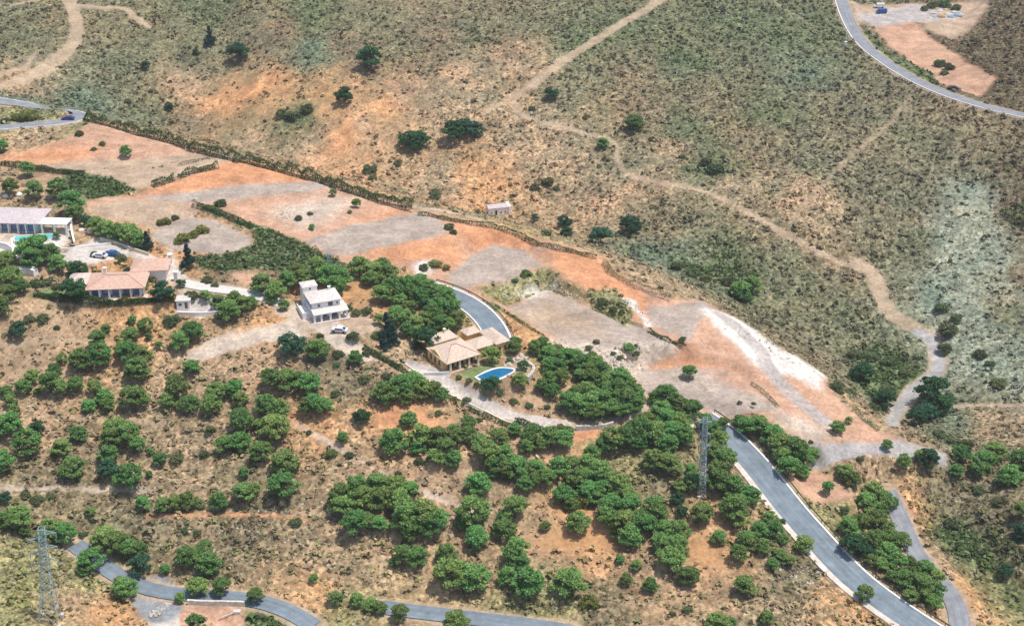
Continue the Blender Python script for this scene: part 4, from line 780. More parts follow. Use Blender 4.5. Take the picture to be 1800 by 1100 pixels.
def tufts(c, r, sz, tone, up=.5):
    n = len(c); nrm = r.normal(size=(n, 3)); nrm[:, 2] = np.abs(nrm[:, 2]) + up; nrm /= np.linalg.norm(nrm, axis=1)[:, None]
    a = np.cross(nrm, r.normal(size=(n, 3))); a /= np.linalg.norm(a, axis=1)[:, None]; b = np.cross(nrm, a)
    s = sz * (.6 + .8 * r.random(n))[:, None]; s2 = s * (.45 + .5 * r.random((n, 1)))
    V = np.stack([c - a * s * .5, c - b * s2 * .5 + nrm * s * .12, c + a * s * .5, c + b * s2 * .5 + nrm * s * .1], 1).reshape(-1, 3)
    F = np.arange(n * 4, dtype=np.int32); me = bpy.data.meshes.new('tufts'); me.vertices.add(n * 4); me.vertices.foreach_set('co', V.astype(np.float32).ravel())
    me.loops.add(n * 4); me.loops.foreach_set('vertex_index', F); me.polygons.add(n); me.polygons.foreach_set('loop_start', np.arange(0, 4 * n, 4, dtype=np.int32)); me.update()
    fattr(me, 'tone', np.repeat(tone, 4)); return me
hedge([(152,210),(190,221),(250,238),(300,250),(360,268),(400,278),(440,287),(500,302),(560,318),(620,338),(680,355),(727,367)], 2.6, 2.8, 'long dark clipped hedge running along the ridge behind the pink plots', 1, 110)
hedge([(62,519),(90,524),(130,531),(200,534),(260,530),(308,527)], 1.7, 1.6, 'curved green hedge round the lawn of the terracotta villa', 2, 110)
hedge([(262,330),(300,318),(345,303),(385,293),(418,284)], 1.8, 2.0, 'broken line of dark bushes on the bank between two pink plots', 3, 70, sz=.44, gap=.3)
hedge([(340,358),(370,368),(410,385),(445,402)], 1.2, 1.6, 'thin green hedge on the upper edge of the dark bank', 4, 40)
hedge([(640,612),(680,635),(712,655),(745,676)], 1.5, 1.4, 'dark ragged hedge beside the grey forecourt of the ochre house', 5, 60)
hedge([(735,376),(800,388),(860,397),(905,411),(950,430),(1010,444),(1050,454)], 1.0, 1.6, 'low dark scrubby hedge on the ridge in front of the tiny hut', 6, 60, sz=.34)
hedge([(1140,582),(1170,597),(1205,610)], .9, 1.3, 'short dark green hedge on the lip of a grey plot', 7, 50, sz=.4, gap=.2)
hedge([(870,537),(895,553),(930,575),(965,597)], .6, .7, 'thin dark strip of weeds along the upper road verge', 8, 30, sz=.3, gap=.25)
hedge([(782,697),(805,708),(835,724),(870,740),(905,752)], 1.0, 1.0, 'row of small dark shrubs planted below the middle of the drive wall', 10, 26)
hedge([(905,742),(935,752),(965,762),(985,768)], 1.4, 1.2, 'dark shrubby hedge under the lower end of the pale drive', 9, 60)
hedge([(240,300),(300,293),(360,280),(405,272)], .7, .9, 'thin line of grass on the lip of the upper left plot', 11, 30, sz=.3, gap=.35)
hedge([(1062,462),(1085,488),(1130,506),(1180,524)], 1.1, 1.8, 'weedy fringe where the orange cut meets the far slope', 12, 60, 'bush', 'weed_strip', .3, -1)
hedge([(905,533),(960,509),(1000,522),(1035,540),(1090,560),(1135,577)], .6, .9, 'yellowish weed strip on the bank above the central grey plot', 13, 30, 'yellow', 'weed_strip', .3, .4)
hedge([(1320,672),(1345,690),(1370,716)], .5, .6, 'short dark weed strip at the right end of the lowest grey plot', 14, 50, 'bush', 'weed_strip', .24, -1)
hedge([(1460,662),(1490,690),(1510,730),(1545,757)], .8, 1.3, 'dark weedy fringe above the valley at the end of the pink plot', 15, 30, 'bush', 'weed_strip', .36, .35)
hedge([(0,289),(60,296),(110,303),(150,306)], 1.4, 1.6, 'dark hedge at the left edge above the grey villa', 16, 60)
# ------------------------------------------------------------------ vehicles
def car(px, py, rz, paint_, label, van=False):
    p = at1(px, py); root = tag(empty('parked_car', tuple(p), rz), label, 'car')
    L_, W_ = (4.3, 1.75)
    prof = [(-2.15, .35), (-2.15, .8), (-2.0, .95), (-1.2, 1.0), (-.75, 1.42), (.95, 1.45), (1.65, .98), (2.1, .9), (2.15, .75), (2.15, .35)] if not van else [(-2.3, .35), (-2.3, 1.1), (-1.7, 1.25), (-1.2, 1.95), (2.25, 2.0), (2.3, .35)]
    def extr(pr, w_, mb): 
        n = len(pr); v = [(x, -w_, z) for x, z in pr] + [(x, w_, z) for x, z in pr]
        return mb.add(v, [tuple(range(n))[::-1], tuple(range(n, 2 * n))] + [(i, (i + 1) % n, n + (i + 1) % n, n + i) for i in range(n)])
    extr(prof, W_ / 2, MB()).build('body', M[paint_], root)
    if not van:
        g = [(-1.12, 1.03), (-.74, 1.36), (.9, 1.38), (1.5, 1.03)]; extr(g, W_ / 2 + .012, MB()).build('side_windows', M['glass'], root)
        MB().add([(-1.21, -.7, 1.01), (-1.21, .7, 1.01), (-.79, .65, 1.42), (-.79, -.65, 1.42)], [(0, 3, 2, 1)]).build('windscreen', M['glass'], root)
        MB().add([(1.64, -.7, 1.0), (1.64, .7, 1.0), (1.0, .65, 1.44), (1.0, -.65, 1.44)], [(0, 1, 2, 3)]).build('rear_window', M['glass'], root)
    else:
        MB().add([(-1.72, -.8, 1.28), (-1.72, .8, 1.28), (-1.24, .75, 1.9), (-1.24, -.75, 1.9)], [(0, 3, 2, 1)]).build('windscreen', M['glass'], root)
    for sx in (-1.35, 1.35):
        for sy in (-1, 1): MB().bar((sx, sy * W_ / 2 - sy * .2, .33), (sx, sy * (W_ / 2 + .02), .33), .33, 12).build('wheel', M['rubber'], root)
    for sy in (-.6, .6): MB().box(-2.18 - (.15 if van else 0), -2.151 - (.15 if van else 0), sy - .18, sy + .18, .62, .78).build('headlight', M['white'], root)
    return root
car(597, 583, R(-12), 'carwhite', 'white car parked in front of the white house porch')
car(176, 452, R(-12), 'carwhite', 'white car parked next to the blue car above the terracotta villa')
car(197, 449, R(-14), 'carblue', 'bright blue car parked above the terracotta villa')
car(120, 211, R(4), 'carlilac', 'small deep blue car driving round the hairpin at the upper left')
car(1675, 158, R(-18), 'cardark', 'dark car parked beside the pale road at the upper right')
car(1549, 24, R(6), 'carblue', 'blue van parked on the far gravel yard at the top right', True)
car(1545, 14, R(3), 'carwhite', 'white van parked behind the blue van on the far yard', True)
# ------------------------------------------------------------------ lattice pylons
def pylon(px, py, hgt, bw, tw, label, arms, rz=0.0, tilt=0.0):
    p = at1(px, py); root = tag(empty('pylon', (p[0], p[1], p[2] - .2), rz), label, 'pylon'); r_ = .045
    def wd(z): 
        t = z / hgt; return (bw + (tw * 1.25 - bw) * min(1, t / .55)) / 2 if t < .55 else (tw * 1.25 + (tw - tw * 1.25) * (t - .55) / .45) / 2
    zs = [0]; 
    while zs[-1] < hgt - .4: zs.append(min(hgt, zs[-1] + max(1.7, wd(zs[-1]) * 2.1)))
    cs = ((-1, -1), (1, -1), (1, 1), (-1, 1))
    for sx, sy in cs:
        m_ = MB()
        for a, b in zip(zs[:-1], zs[1:]): m_.bar((sx * wd(a), sy * wd(a), a), (sx * wd(b), sy * wd(b), b), .07, 4)
        child('leg', m_, 'steel', root)
    for k in range(4):
        (ax, ay), (bx, by) = cs[k], cs[(k + 1) % 4]; m_ = MB()
        for a, b in zip(zs[:-1], zs[1:]):
            wa, wb = wd(a), wd(b); m_.bar((ax * wa, ay * wa, a), (bx * wb, by * wb, b), r_, 4).bar((bx * wa, by * wa, a), (ax * wb, ay * wb, b), r_, 4).bar((ax * wb, ay * wb, b), (bx * wb, by * wb, b), .06, 4)
        child('bracing', m_, 'steel', root)
    for z, x in arms:
        m_ = MB(); w0 = wd(z); m_.bar((0, -w0, z), (x, 0, z + .15), .08, 4).bar((0, w0, z), (x, 0, z + .15), .08, 4).bar((0, 0, z + 1.0), (x, 0, z + .15), .07, 4)
        o = child('crossarm', m_, 'steel', root)
        child('insulator', MB().bar((x * .97, 0, z + .1), (x * .97, 0, z - 1.2), .12, 6), 'steel', o)
    root.rotation_euler[1] = tilt
    for sx, sy in cs: child('footing', MB().box(sx * wd(0) - .4, sx * wd(0) + .4, sy * wd(0) - .4, sy * wd(0) + .4, -.8, .35), 'concrete', root)
pylon(88, 1090, 24.0, 4.0, 1.3, 'tall pale lattice pylon in the bottom left corner', [(22.8, 2.9), (19.3, 2.9), (15.8, 2.9), (21.0, -3.0), (17.6, -2.8), (14.6, -2.8)], R(6), R(4))
pylon(1233, 868, 21.5, 1.6, 1.0, 'slender lattice pylon standing among the pines left of the right foreground road', [(20.3, 1.5), (20.3, -1.5), (17.0, 1.4), (17.0, -1.4), (13.8, 1.4), (13.8, -1.4)], R(8), R(-1))
pylon(580, 483, 7.2, 1.0, .8, 'short bluish lattice mast rising behind the pines above the white house', [(6.4, 1.3), (6.4, -1.3)], R(10))
# small posts
p = at1(1486, 80); o = MB().bar((0, 0, -.3), (0, 0, 7.0), .13, 8, .09).box(-.6, .6, -.5, .5, .0, 1.6).build('marker_post', M['white'], None, tuple(p)); tag(o, 'white post with a small white box at its foot below the upper road', 'post')
# ------------------------------------------------------------------ trees and bushes
def crown_mesh(seed, kind):
    r = np.random.default_rng(seed)
    if kind == 'conifer': nb = 44
    elif kind == 'bush': nb = 20
    else: nb = 42
    cen = []; rad = []
    for i in range(nb):
        if kind == 'conifer':
            t = r.random() ** .8; h_ = .12 + .95 * (1 - t) * 1.35; q = .44 * t * r.random() ** .4; a = r.random() * 6.28
            cen.append((q * math.cos(a), q * math.sin(a), h_)); rad.append(.07 + .09 * t)
        elif kind == 'bush':
            a = r.random() * 6.28; u = r.random(); q = .40 * math.sqrt(1 - u * u * .8) * (.5 + .5 * r.random()); cen.append((q * math.cos(a), q * math.sin(a), .04 + .30 * u)); rad.append(.10 + .09 * r.random())
        else:
            u = -0.55 + 1.55 * r.random() ** .8; a = i * 2.39996 + r.random() * .9; q = math.sqrt(max(0, 1 - u * u)) * (.72 + .38 * r.random())
            zc, zs, xs = (.44, .40, .42) if kind == 'pine' else (.40, .38, .43)
            if r.random() < .15: q *= .4; u *= .5
            cen.append((xs * q * math.cos(a), xs * q * math.sin(a), zc + zs * u * (1 if u > 0 else .75))); rad.append(.06 + .10 * r.random())
    cen = np.array(cen); rad = np.array(rad); cen[:, 0] *= 1 + .12 * (r.random() - .5); cen[:, 1] *= 1 + .12 * (r.random() - .5)
    lean = (r.random(2) - .5) * .12; cen[:, 0] += cen[:, 2] * lean[0]; cen[:, 1] += cen[:, 2] * lean[1]
    per = 62 if kind != 'bush' else 42; c = []; tone = []
    for p, q in zip(cen, rad):
        d = r.normal(size=(per, 3)); d /= np.linalg.norm(d, axis=1)[:, None]; d[:, 2] = np.where(d[:, 2] < -.3, -d[:, 2], d[:, 2])
        c.append(p + d * q * (.85 + .3 * r.random((per, 1))) * np.array([1.08, 1.08, .72])); bt = r.random()
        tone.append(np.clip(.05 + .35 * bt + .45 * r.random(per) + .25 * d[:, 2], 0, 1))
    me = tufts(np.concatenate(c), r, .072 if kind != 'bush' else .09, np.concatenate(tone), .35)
    return me, cen, rad
def core_mesh(cen, rad, seed):
    r = np.random.default_rng(seed); mb = MB()
    for p, q in zip(cen, rad):
        q = q * .74; k = 6; v = [(p[0], p[1], p[2] - q * .7)]
        for lv, (zr, rr) in enumerate(((-.35, .85), (.35, .85))):
            for i in range(k):
                t = 6.283 * (i + .5 * lv) / k; s = q * rr * (.85 + .3 * r.random()); v.append((p[0] + math.cos(t) * s, p[1] + math.sin(t) * s, p[2] + zr * q * .9))
        v.append((p[0], p[1], p[2] + q * .7)); f = []
        for i in range(k):
            j = (i + 1) % k; f += [(0, 1 + j, 1 + i), (1 + i, 1 + j, 7 + i), (1 + j, 7 + j, 7 + i), (7 + i, 7 + j, 13)]
        mb.add(v, f)
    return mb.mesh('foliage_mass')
def merge(me1, me2, mat1, mat2, name):
    a = np.empty(len(me1.vertices) * 3, np.float32); me1.vertices.foreach_get('co', a); b = np.empty(len(me2.vertices) * 3, np.float32); me2.vertices.foreach_get('co', b)
    n1 = len(me1.vertices); t = np.empty(n1, np.float32); me1.attributes['tone'].data.foreach_get('value', t)
    me = bpy.data.meshes.new(name); me.vertices.add(n1 + len(me2.vertices)); me.vertices.foreach_set('co', np.r_[a, b])
    l1 = np.empty(len(me1.loops), np.int32); me1.loops.foreach_get('vertex_index', l1); l2 = np.empty(len(me2.loops), np.int32); me2.loops.foreach_get('vertex_index', l2)
    me.loops.add(len(l1) + len(l2)); me.loops.foreach_set('vertex_index', np.r_[l1, l2 + n1])
    n4, n3 = len(me1.polygons), len(me2.polygons); me.polygons.add(n4 + n3); me.polygons.foreach_set('loop_start', np.r_[np.arange(n4) * 4, 4 * n4 + np.arange(n3) * 3].astype(np.int32))
    me.materials.append(mat1); me.materials.append(mat2); me.polygons.foreach_set('material_index', np.r_[np.zeros(n4), np.zeros(n3)].astype(np.int32)); me.update()
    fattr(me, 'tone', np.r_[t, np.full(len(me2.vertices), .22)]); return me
def trunk_mesh(seed, kind, cen):
    r = np.random.default_rng(seed); mb = MB(); top = .42 if kind != 'conifer' else .9
    if kind == 'bush': top = .16
    rr = .035 if kind != 'bush' else .02; bx, by = (r.random() - .5) * .08, (r.random() - .5) * .08
    mb.bar((0, 0, -.05), (bx * .5, by * .5, top * .5), rr, 6, rr * .8).bar((bx * .5, by * .5, top * .48), (bx, by, top), rr * .8, 6, rr * .5)
    for i in r.choice(len(cen), 6, replace=False):
        z0 = top * (.45 + .4 * r.random()); mb.bar((bx * .6, by * .6, z0), tuple(cen[i] - [0, 0, .02]), rr * .4, 4, rr * .15)
    return mb.mesh('trunk')
PROTO = {}
for kind, mat, ns in (('pine', 'pine', 7), ('carob', 'carob', 4), ('bush', 'bush', 4), ('yellow', 'yellow', 2), ('conifer', 'conifer', 2)):
    for s in range(ns):
        kk = {'yellow': 'bush'}.get(kind, kind); m1, cen, rad = crown_mesh(900 + 31 * s + len(kind), kk); m2 = core_mesh(cen, rad, s)
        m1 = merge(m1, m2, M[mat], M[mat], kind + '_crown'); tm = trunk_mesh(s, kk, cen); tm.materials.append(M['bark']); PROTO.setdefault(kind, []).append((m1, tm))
KN = {'p': ('pine', 'pine_tree', 'pine', 'tree', 'bright green pine'), 'd': ('carob', 'carob_tree', 'dark tree', 'tree', 'dense dark green tree'), 'o': ('bush', 'bush', 'bush', 'bush', 'grey green bush'),
      'y': ('yellow', 'bush', 'bush', 'bush', 'yellow green bush'), 'c': ('conifer', 'conifer_tree', 'conifer', 'tree', 'bluish pointed conifer')}
CHH = {'p': .45, 'd': .40, 'o': .18, 'y': .18, 'c': .62}
ORD = ['leftmost', 'second from the left', 'third from the left', 'fourth from the left', 'fifth from the left', 'sixth from the left', 'seventh from the left', 'eighth from the left', 'ninth from the left', 'tenth from the left', 'eleventh from the left', 'twelfth from the left', 'thirteenth from the left', 'fourteenth from the left', 'fifteenth from the left', 'sixteenth from the left']
GROUPS = [
('in the row of trees above the grey roofed villa', 'p50,298,32 p20,330,30 p62,335,36 p103,332,42 p127,358,46 p133,376,34 p3,257,26'),
('at the upper left hairpin', 'y50,203,38 y28,205,22 o10,212,20 o140,235,18'),
('in the row between the villa drive and the grey plot', 'd153,391,22 p170,398,30 p188,402,36 p207,407,36 p230,413,40 p247,422,32 c262,426,27'),
('on the weedy edge of the grey plot', 'y292,388,20 y322,420,34 y340,412,24 y355,404,28 o388,357,26 o308,382,16 y283,390,18'),
('beside the orange cut at the villa drive', 'c333,452,32'),
('between the grey roofed and terracotta villas', 'p48,442,44 p72,438,46 p60,458,40 p92,448,34 p104,462,38 p12,455,34 p-2,472,46 p22,485,40 d137,478,40 o62,497,26 o82,497,26 o100,502,22 p15,515,36 p38,505,30 p2,540,40 p100,415,14'),
('at the corners of the terracotta villa', 'd133,513,46 d285,511,42 p253,500,22 o268,490,20 o212,452,24 o165,447,16 d225,478,16'),
('by the gatehouse', 'o337,519,28 p362,518,22 o365,492,24 d318,498,18 o378,500,18'),
('beside the paved gatehouse terrace', 'p385,532,30 p403,545,46 p428,535,34 p443,530,26 p412,526,26'),
('on the slope below the gatehouse', 'p233,562,18 p257,572,30 o302,563,34 p337,584,42 p318,600,38 p262,592,14 p280,607,14'),
('on the dry slope below the curved lawn', 'd33,580,34 o52,560,24 o76,561,26 p187,577,18 o100,575,14'),
('in the big clump left of the tan terrace', 'p173,598,32 p230,590,36 p216,612,26 p145,635,42 p180,628,42 p228,622,40 p252,625,40 p242,650,50 p110,630,22 p338,645,32'),
('on the slope left of the big clump', 'p97,650,26 p57,662,30 p43,680,30 p90,675,38 p108,682,30 p133,677,32 p66,688,16 p168,680,28 p185,697,32 p158,713,28 p190,714,26 p238,700,54 p13,687,24 p20,705,26'),
('in the long row below the tan terrace', 'p312,680,44 p300,705,36 p335,708,40 p380,688,42 p372,712,40 p412,683,36 p424,702,30 p467,710,42 p492,718,36 p553,712,38 p572,713,34 p540,714,30'),
('in the row under the grove west of the white house', 'p462,498,40 p485,510,42 p507,493,34 p533,488,36 y520,470,26 p478,524,22 p500,537,22'),
('in the grove behind the white house', 'p560,475,40 p583,485,50 p602,490,38 p590,503,36 p632,470,40 p655,478,40 p672,469,34 p685,483,36 p650,490,30'),
('in the dense grove right of the white house', 'p672,517,42 p692,508,46 p717,505,44 p740,500,38 p755,512,42 p772,517,40 p787,524,32 p795,542,36 p803,558,32 p768,538,38 p738,525,36 p703,530,32 p722,540,24'),
('in the grove above the ochre house', 'p760,552,36 p748,563,34 p730,568,36 p697,557,34 p772,566,36 p790,570,30 p715,580,26 p712,552,26'),
('between the white house terrace and the ochre house', 'c683,575,36 c690,592,26 c675,600,22 o662,588,24 p668,562,24 d752,598,52 o735,608,24 o645,545,22 o625,548,22 o612,540,18'),
('in front of the white house drive', 'd511,607,48 p560,616,40 p625,630,27 o621,590,26 o563,590,15 o575,606,14 o595,622,24 o645,620,18 o592,640,16'),
('on the bank below the tan terrace', 'p478,663,42 p507,672,40 p545,675,44 p525,662,28 o590,690,18 o640,665,26 o680,662,24'),
('in the row below the end of the forecourt', 'p680,690,48 p705,683,42 p730,672,42 p743,688,36 p763,686,34 p716,699,30 p777,695,26'),
('around the pool', 'p864,625,32 d864,674,38 o880,688,20 p914,667,26 d919,642,22 p903,612,26 o824,668,14 o838,675,14 y806,662,14 o820,702,18 o903,705,18 o930,712,18 o962,715,14 o896,632,16'),
('in the belt above the pool', 'p905,605,26 p940,612,28 p955,608,28 p965,622,32 p980,613,26 p984,628,32 p998,630,32 p966,640,30 p982,645,30 p1011,627,28'),
('in the upper part of the big grove', 'p1024,640,36 p1040,628,28 p1050,638,36 p1056,652,36 p1035,654,34 p1020,658,28 p1040,668,32 p1068,668,38 p1089,669,40 p1105,681,36'),
('in two rows left of the big grove', 'p967,666,28 p986,663,32 p954,678,28 p971,686,30'),
('in the lower part of the big grove', 'p1118,693,34 p1067,684,38 p1088,688,40 p1031,688,38 p1016,696,40 p1000,706,42 p1018,714,44 p1040,708,46 p1058,706,42 p1044,724,40 p1073,714,42 p1095,703,42 p1113,710,34 p1095,720,36 p1120,702,24'),
('on the grey plots and their banks', 'p1211,653,29 p222,266,23 p1105,612,20 o1118,622,16 o1090,628,16 o1078,620,12 o1035,610,16 y1048,600,14'),
('on the pink cuts above the pines', 'o790,397,22 o797,408,16 y765,463,26 o745,470,22 y785,470,18 o720,488,14 y925,480,24 o905,492,16 o525,383,16 o545,375,12 p548,399,12 p585,338,14 p627,357,16 o615,372,10 o840,372,10 o1060,530,24 o1078,545,20 o1200,595,16 o180,252,14 o165,262,12'),
('on the roadside bank of the pink plots', 'p1472,750,27 p1492,738,14 o1425,775,10 p1558,780,22 p1454,857,24 o1300,706,10 o1325,709,10'),
('in the wood above the slender pylon', 'p1153,697,30 p1170,692,40 p1186,706,36 p1205,715,30 p1217,722,38 p1160,722,42 p1135,738,40 p1172,738,42 p1192,742,40 p1240,742,34'),
('in the dark belt along the wood edge', 'p1042,795,32 p1077,773,46 p1100,768,46 p1125,758,46 p1153,757,46 p1183,763,46 p1173,778,40 p1203,770,36 p1120,776,36 p1060,783,30'),
('between the pylon and the road', 'p1250,756,36 p1264,772,34 p1252,793,32 p1273,807,44 p1262,820,34 p1260,845,46 p1285,857,44 p1317,870,38 p1287,893,46 p1298,912,38 p1270,745,24 p1300,880,28'),
('left of the slender pylon', 'p1147,808,42 p1175,815,50 p1217,843,38 p1197,852,30 d1190,878,27 p1215,825,22'),
('under the lower end of the drive', 'p935,765,42 p968,768,42 p927,783,30 p990,773,38 y985,750,22 p905,755,26 p1000,760,22 p948,780,28'),
('in the middle wood, upper edge', 'p908,822,46 p922,850,30 p943,822,36 p963,840,34 p983,823,38 p1003,815,34 p1033,813,38 p1057,830,44 p1010,842,44 p940,842,26 p1035,835,28'),
('in the middle wood, centre', 'p990,867,44 p1033,860,42 p1060,857,40 p1087,858,46 p1100,874,40 p1073,890,44 p1067,907,38 p1107,893,44 p1050,875,34 y1027,877,40 p1005,885,28'),
('in the middle wood, lower end', 'p1097,920,48 p1107,945,46 p1133,923,44 p1153,905,38 p1150,890,42 p1167,933,40 p1193,930,46 p1160,953,40 p1187,957,44 p1177,978,50 p1085,935,26 p1130,905,28'),
('standing free round the middle wood', 'p1015,916,42 p958,922,21 p1232,900,40 d1198,898,24 p1263,943,30 p1210,1010,38 p1297,973,34 p1310,947,34 p1090,982,17 p1118,993,21'),
('on the open bottom slope', 'p1100,1017,24 p1142,1028,30 p1308,1028,44 o1208,1071,20 p1260,1097,42 p1347,1084,28 o1182,1078,14 p1285,1092,20'),
('in the string of pines at the bottom centre', 'p905,890,50 p887,930,44 p905,968,44 p910,986,38 p928,1022,64 p1000,1022,62 y1037,1057,38 p893,1010,40 p888,905,30'),
('in the chain above the centre slope', 'p694,776,54 p740,765,42 p735,784,32 p770,770,44 p798,765,38 p767,802,36 p798,806,34 p783,786,38 p823,765,34 o737,810,22 p603,768,22 o613,800,20 y583,796,24 p823,742,30'),
('on the saddle below the drive', 'p853,793,46 p877,772,40 p845,775,34 p885,800,42 p867,815,36 p893,827,36 p870,832,22 p840,850,44 p718,738,36 d638,733,32 p640,728,16 o770,725,16 o842,738,14'),
('in the largest clump, left half', 'p600,868,42 p630,855,46 p663,852,46 p637,878,50 p670,880,48 p603,893,46 p625,920,52 p645,915,36 p667,920,36 p590,882,30'),
('in the largest clump, right half', 'p697,855,46 p720,862,36 p703,882,46 p715,907,60 p745,900,56 p718,930,50 p752,922,54 p770,910,40'),
('below the largest clump', 'p708,974,38 p735,980,38 p830,900,60 p838,945,46 p786,970,42 p795,1010,60 p833,1013,62 p690,990,14 p812,915,30'),
('on the middle left slope', 'p20,748,52 p53,778,56 d68,752,30 p110,785,38 p140,763,36 p205,752,44 p225,765,46 p200,770,40 p193,797,40 p240,778,32 p8,812,44 p128,822,46 d192,826,38 p229,838,50 p28,725,24'),
('scattered along the left terraces', 'p263,833,14 p282,807,26 o312,803,30 p265,792,14 p398,780,40 p425,778,40 o360,797,22 p370,755,18 p425,740,44 p430,830,22 p428,865,38 p415,760,18'),
('in the line on the lower terrace', 'p385,883,34 p308,885,30 p332,880,34 p253,885,28 p288,888,30 o356,890,18 p350,883,14 d10,874,24 o66,877,28 o45,870,20 o90,872,20 p160,898,18'),
('in the row left of the road bend', 'p482,753,54 p460,795,40 p502,812,54 p500,852,52 p447,857,26 o543,760,14 p455,745,26 p480,735,28 o520,917,28 p552,1017,18 o700,830,14'),
('above the tall pale pylon', 'p35,905,54 p12,915,34 p46,933,24 p92,932,36 p117,940,40 o146,938,20 p110,925,24 p75,942,26'),
('above the bottom left road', 'p185,950,46 p208,958,44 p230,960,36 p245,966,34 p163,985,42 d250,995,42 p290,998,20 p330,977,40 p360,963,34 p367,993,42 o347,935,18 o327,930,18 p345,975,30 p150,1000,26'),
('along the bottom left road', 'p223,1033,42 p347,1030,38 p390,1030,36 p450,1046,32 p317,1050,20 p347,1095,36 p590,1049,27 p628,1053,30 p651,1061,28 p668,1065,30 p703,1076,36 p803,1093,46 p212,1025,24 o400,1010,16'),
('on the verges of the right foreground road', 'p1335,930,34 p1360,930,32 p1412,955,36 p1370,972,26 p1357,990,22 p1385,983,26 p1517,1043,30 p1340,960,30 p1352,912,28 p1375,945,24 o1375,915,16 p1320,955,28'),
('in the clump right of the road top', 'p1314,750,40 p1334,748,38 p1300,742,26 p1358,768,40 p1370,780,42 p1393,790,46 p1370,797,36 p1405,808,46 p1385,820,42 p1427,797,28 p1345,757,30 p1410,828,28'),
('beside the grey track at the valley head', 'p1483,830,32 p1497,843,30 o1512,806,17 p1587,811,26 d1632,805,42 p1618,800,24 o1475,822,20'),
('on the valley crossing at the right edge', 'p1687,796,34 p1727,808,42 p1747,793,38 p1717,822,34 p1773,833,40 p1793,808,42 p1680,826,26 p1760,845,26 d1797,933,32 p1793,897,32 o1670,920,30 d1767,1000,26 o1755,880,26 o1720,860,24'),
('in the upper strip beside the winding lane', 'p1533,863,40 p1522,883,42 p1553,883,38 p1510,918,38 p1490,927,40 p1537,912,40 p1553,930,38 p1545,898,30 o1482,895,24 p1568,882,24'),
('in the middle strip beside the winding lane', 'd1500,958,44 d1520,968,34 p1537,947,40 p1563,950,40 p1583,948,36 p1557,973,42 p1575,992,40 p1597,987,26 p1547,990,32 p1530,985,24'),
('in the lower strip beside the winding lane', 'p1623,1003,38 p1640,1013,36 p1590,1020,38 p1615,1030,46 p1635,1040,44 p1637,1060,36 p1567,1013,26 p1600,1045,26 p1610,1008,24'),
('alone on the far left hillside', 'c371,66,26 d257,116,17 d297,188,17 o265,160,13 d421,95,40 o225,178,16 d345,92,12'),
('in the middle of the far hillside', 'd652,106,44 d605,171,32 d718,247,34 d738,246,34 d728,256,30 d797,236,40 d815,225,36 d834,228,34 o650,297,32 o700,286,20 o655,312,20 o515,205,30 o495,200,26 o540,192,28'),
('on the far slope around the dirt track', 'd969,166,27 o935,190,16 p1115,217,32 p1060,252,22 o963,320,26 o940,328,20 o978,330,16 o766,345,28 d940,383,14 o765,335,18 o1030,205,14'),
('just beyond the ridge right of the tiny hut', 'd990,393,26 d996,410,22 d1056,415,42 d1107,397,38 o925,393,16 o960,410,20'),
('in the green hollow of the far slope', 'p1300,510,38 p1322,502,34 p1312,522,26 o1280,495,30 o1255,297,32 o1240,285,24 o1215,480,30 o1190,468,28 o1240,490,26 o1200,275,16'),
('at the foot of the valley', 'd1515,654,42 o1470,680,34 o1492,688,28 d1555,702,38 o1535,715,30 o1560,690,26 o1500,625,30 o1530,628,30 o1560,635,30 o1590,655,26'),
('under the pale patch of the right valley', 'd1640,690,62 d1655,712,40 d1612,735,34 d1630,725,36 o1655,540,32 o1665,582,42 o1660,612,30 o1722,622,28 o1755,672,34 o1680,560,26 o1740,640,24 o1650,765,30 o1675,775,30 o1700,780,26'),
('at the upper right yard', 'o1652,112,26 o1668,118,24 o1660,128,16 o1640,10,26 o1660,8,28 o1680,14,22 o1625,16,18'),
]
rt = np.random.default_rng(55); allp = []
for gi, (ph, s) in enumerate(GROUPS):
    it = []
    for tok in s.split():
        a, b, c = tok[1:].split(','); it.append((tok[0], float(a), float(b), float(c)))
    allp.append((ph, it))
flat = [(gi, k, x, y, wd) for gi, (ph, it) in enumerate(allp) for k, x, y, wd in it]
base = at([f[2] for f in flat], [f[3] + CHH[f[1]] * f[4] * .86 for f in flat])
pine_cnt = 0; CUT = sorted([f[4] for f in flat if f[1] == 'p'])[-298]
rank = {}
for gi, (ph, it) in enumerate(allp):
    for k in set(i[0] for i in it):
        xs = sorted([i for i in it if i[0] == k], key=lambda i: i[1])
        for r_, i in enumerate(xs): rank[(gi,) + i] = (r_, len(xs))
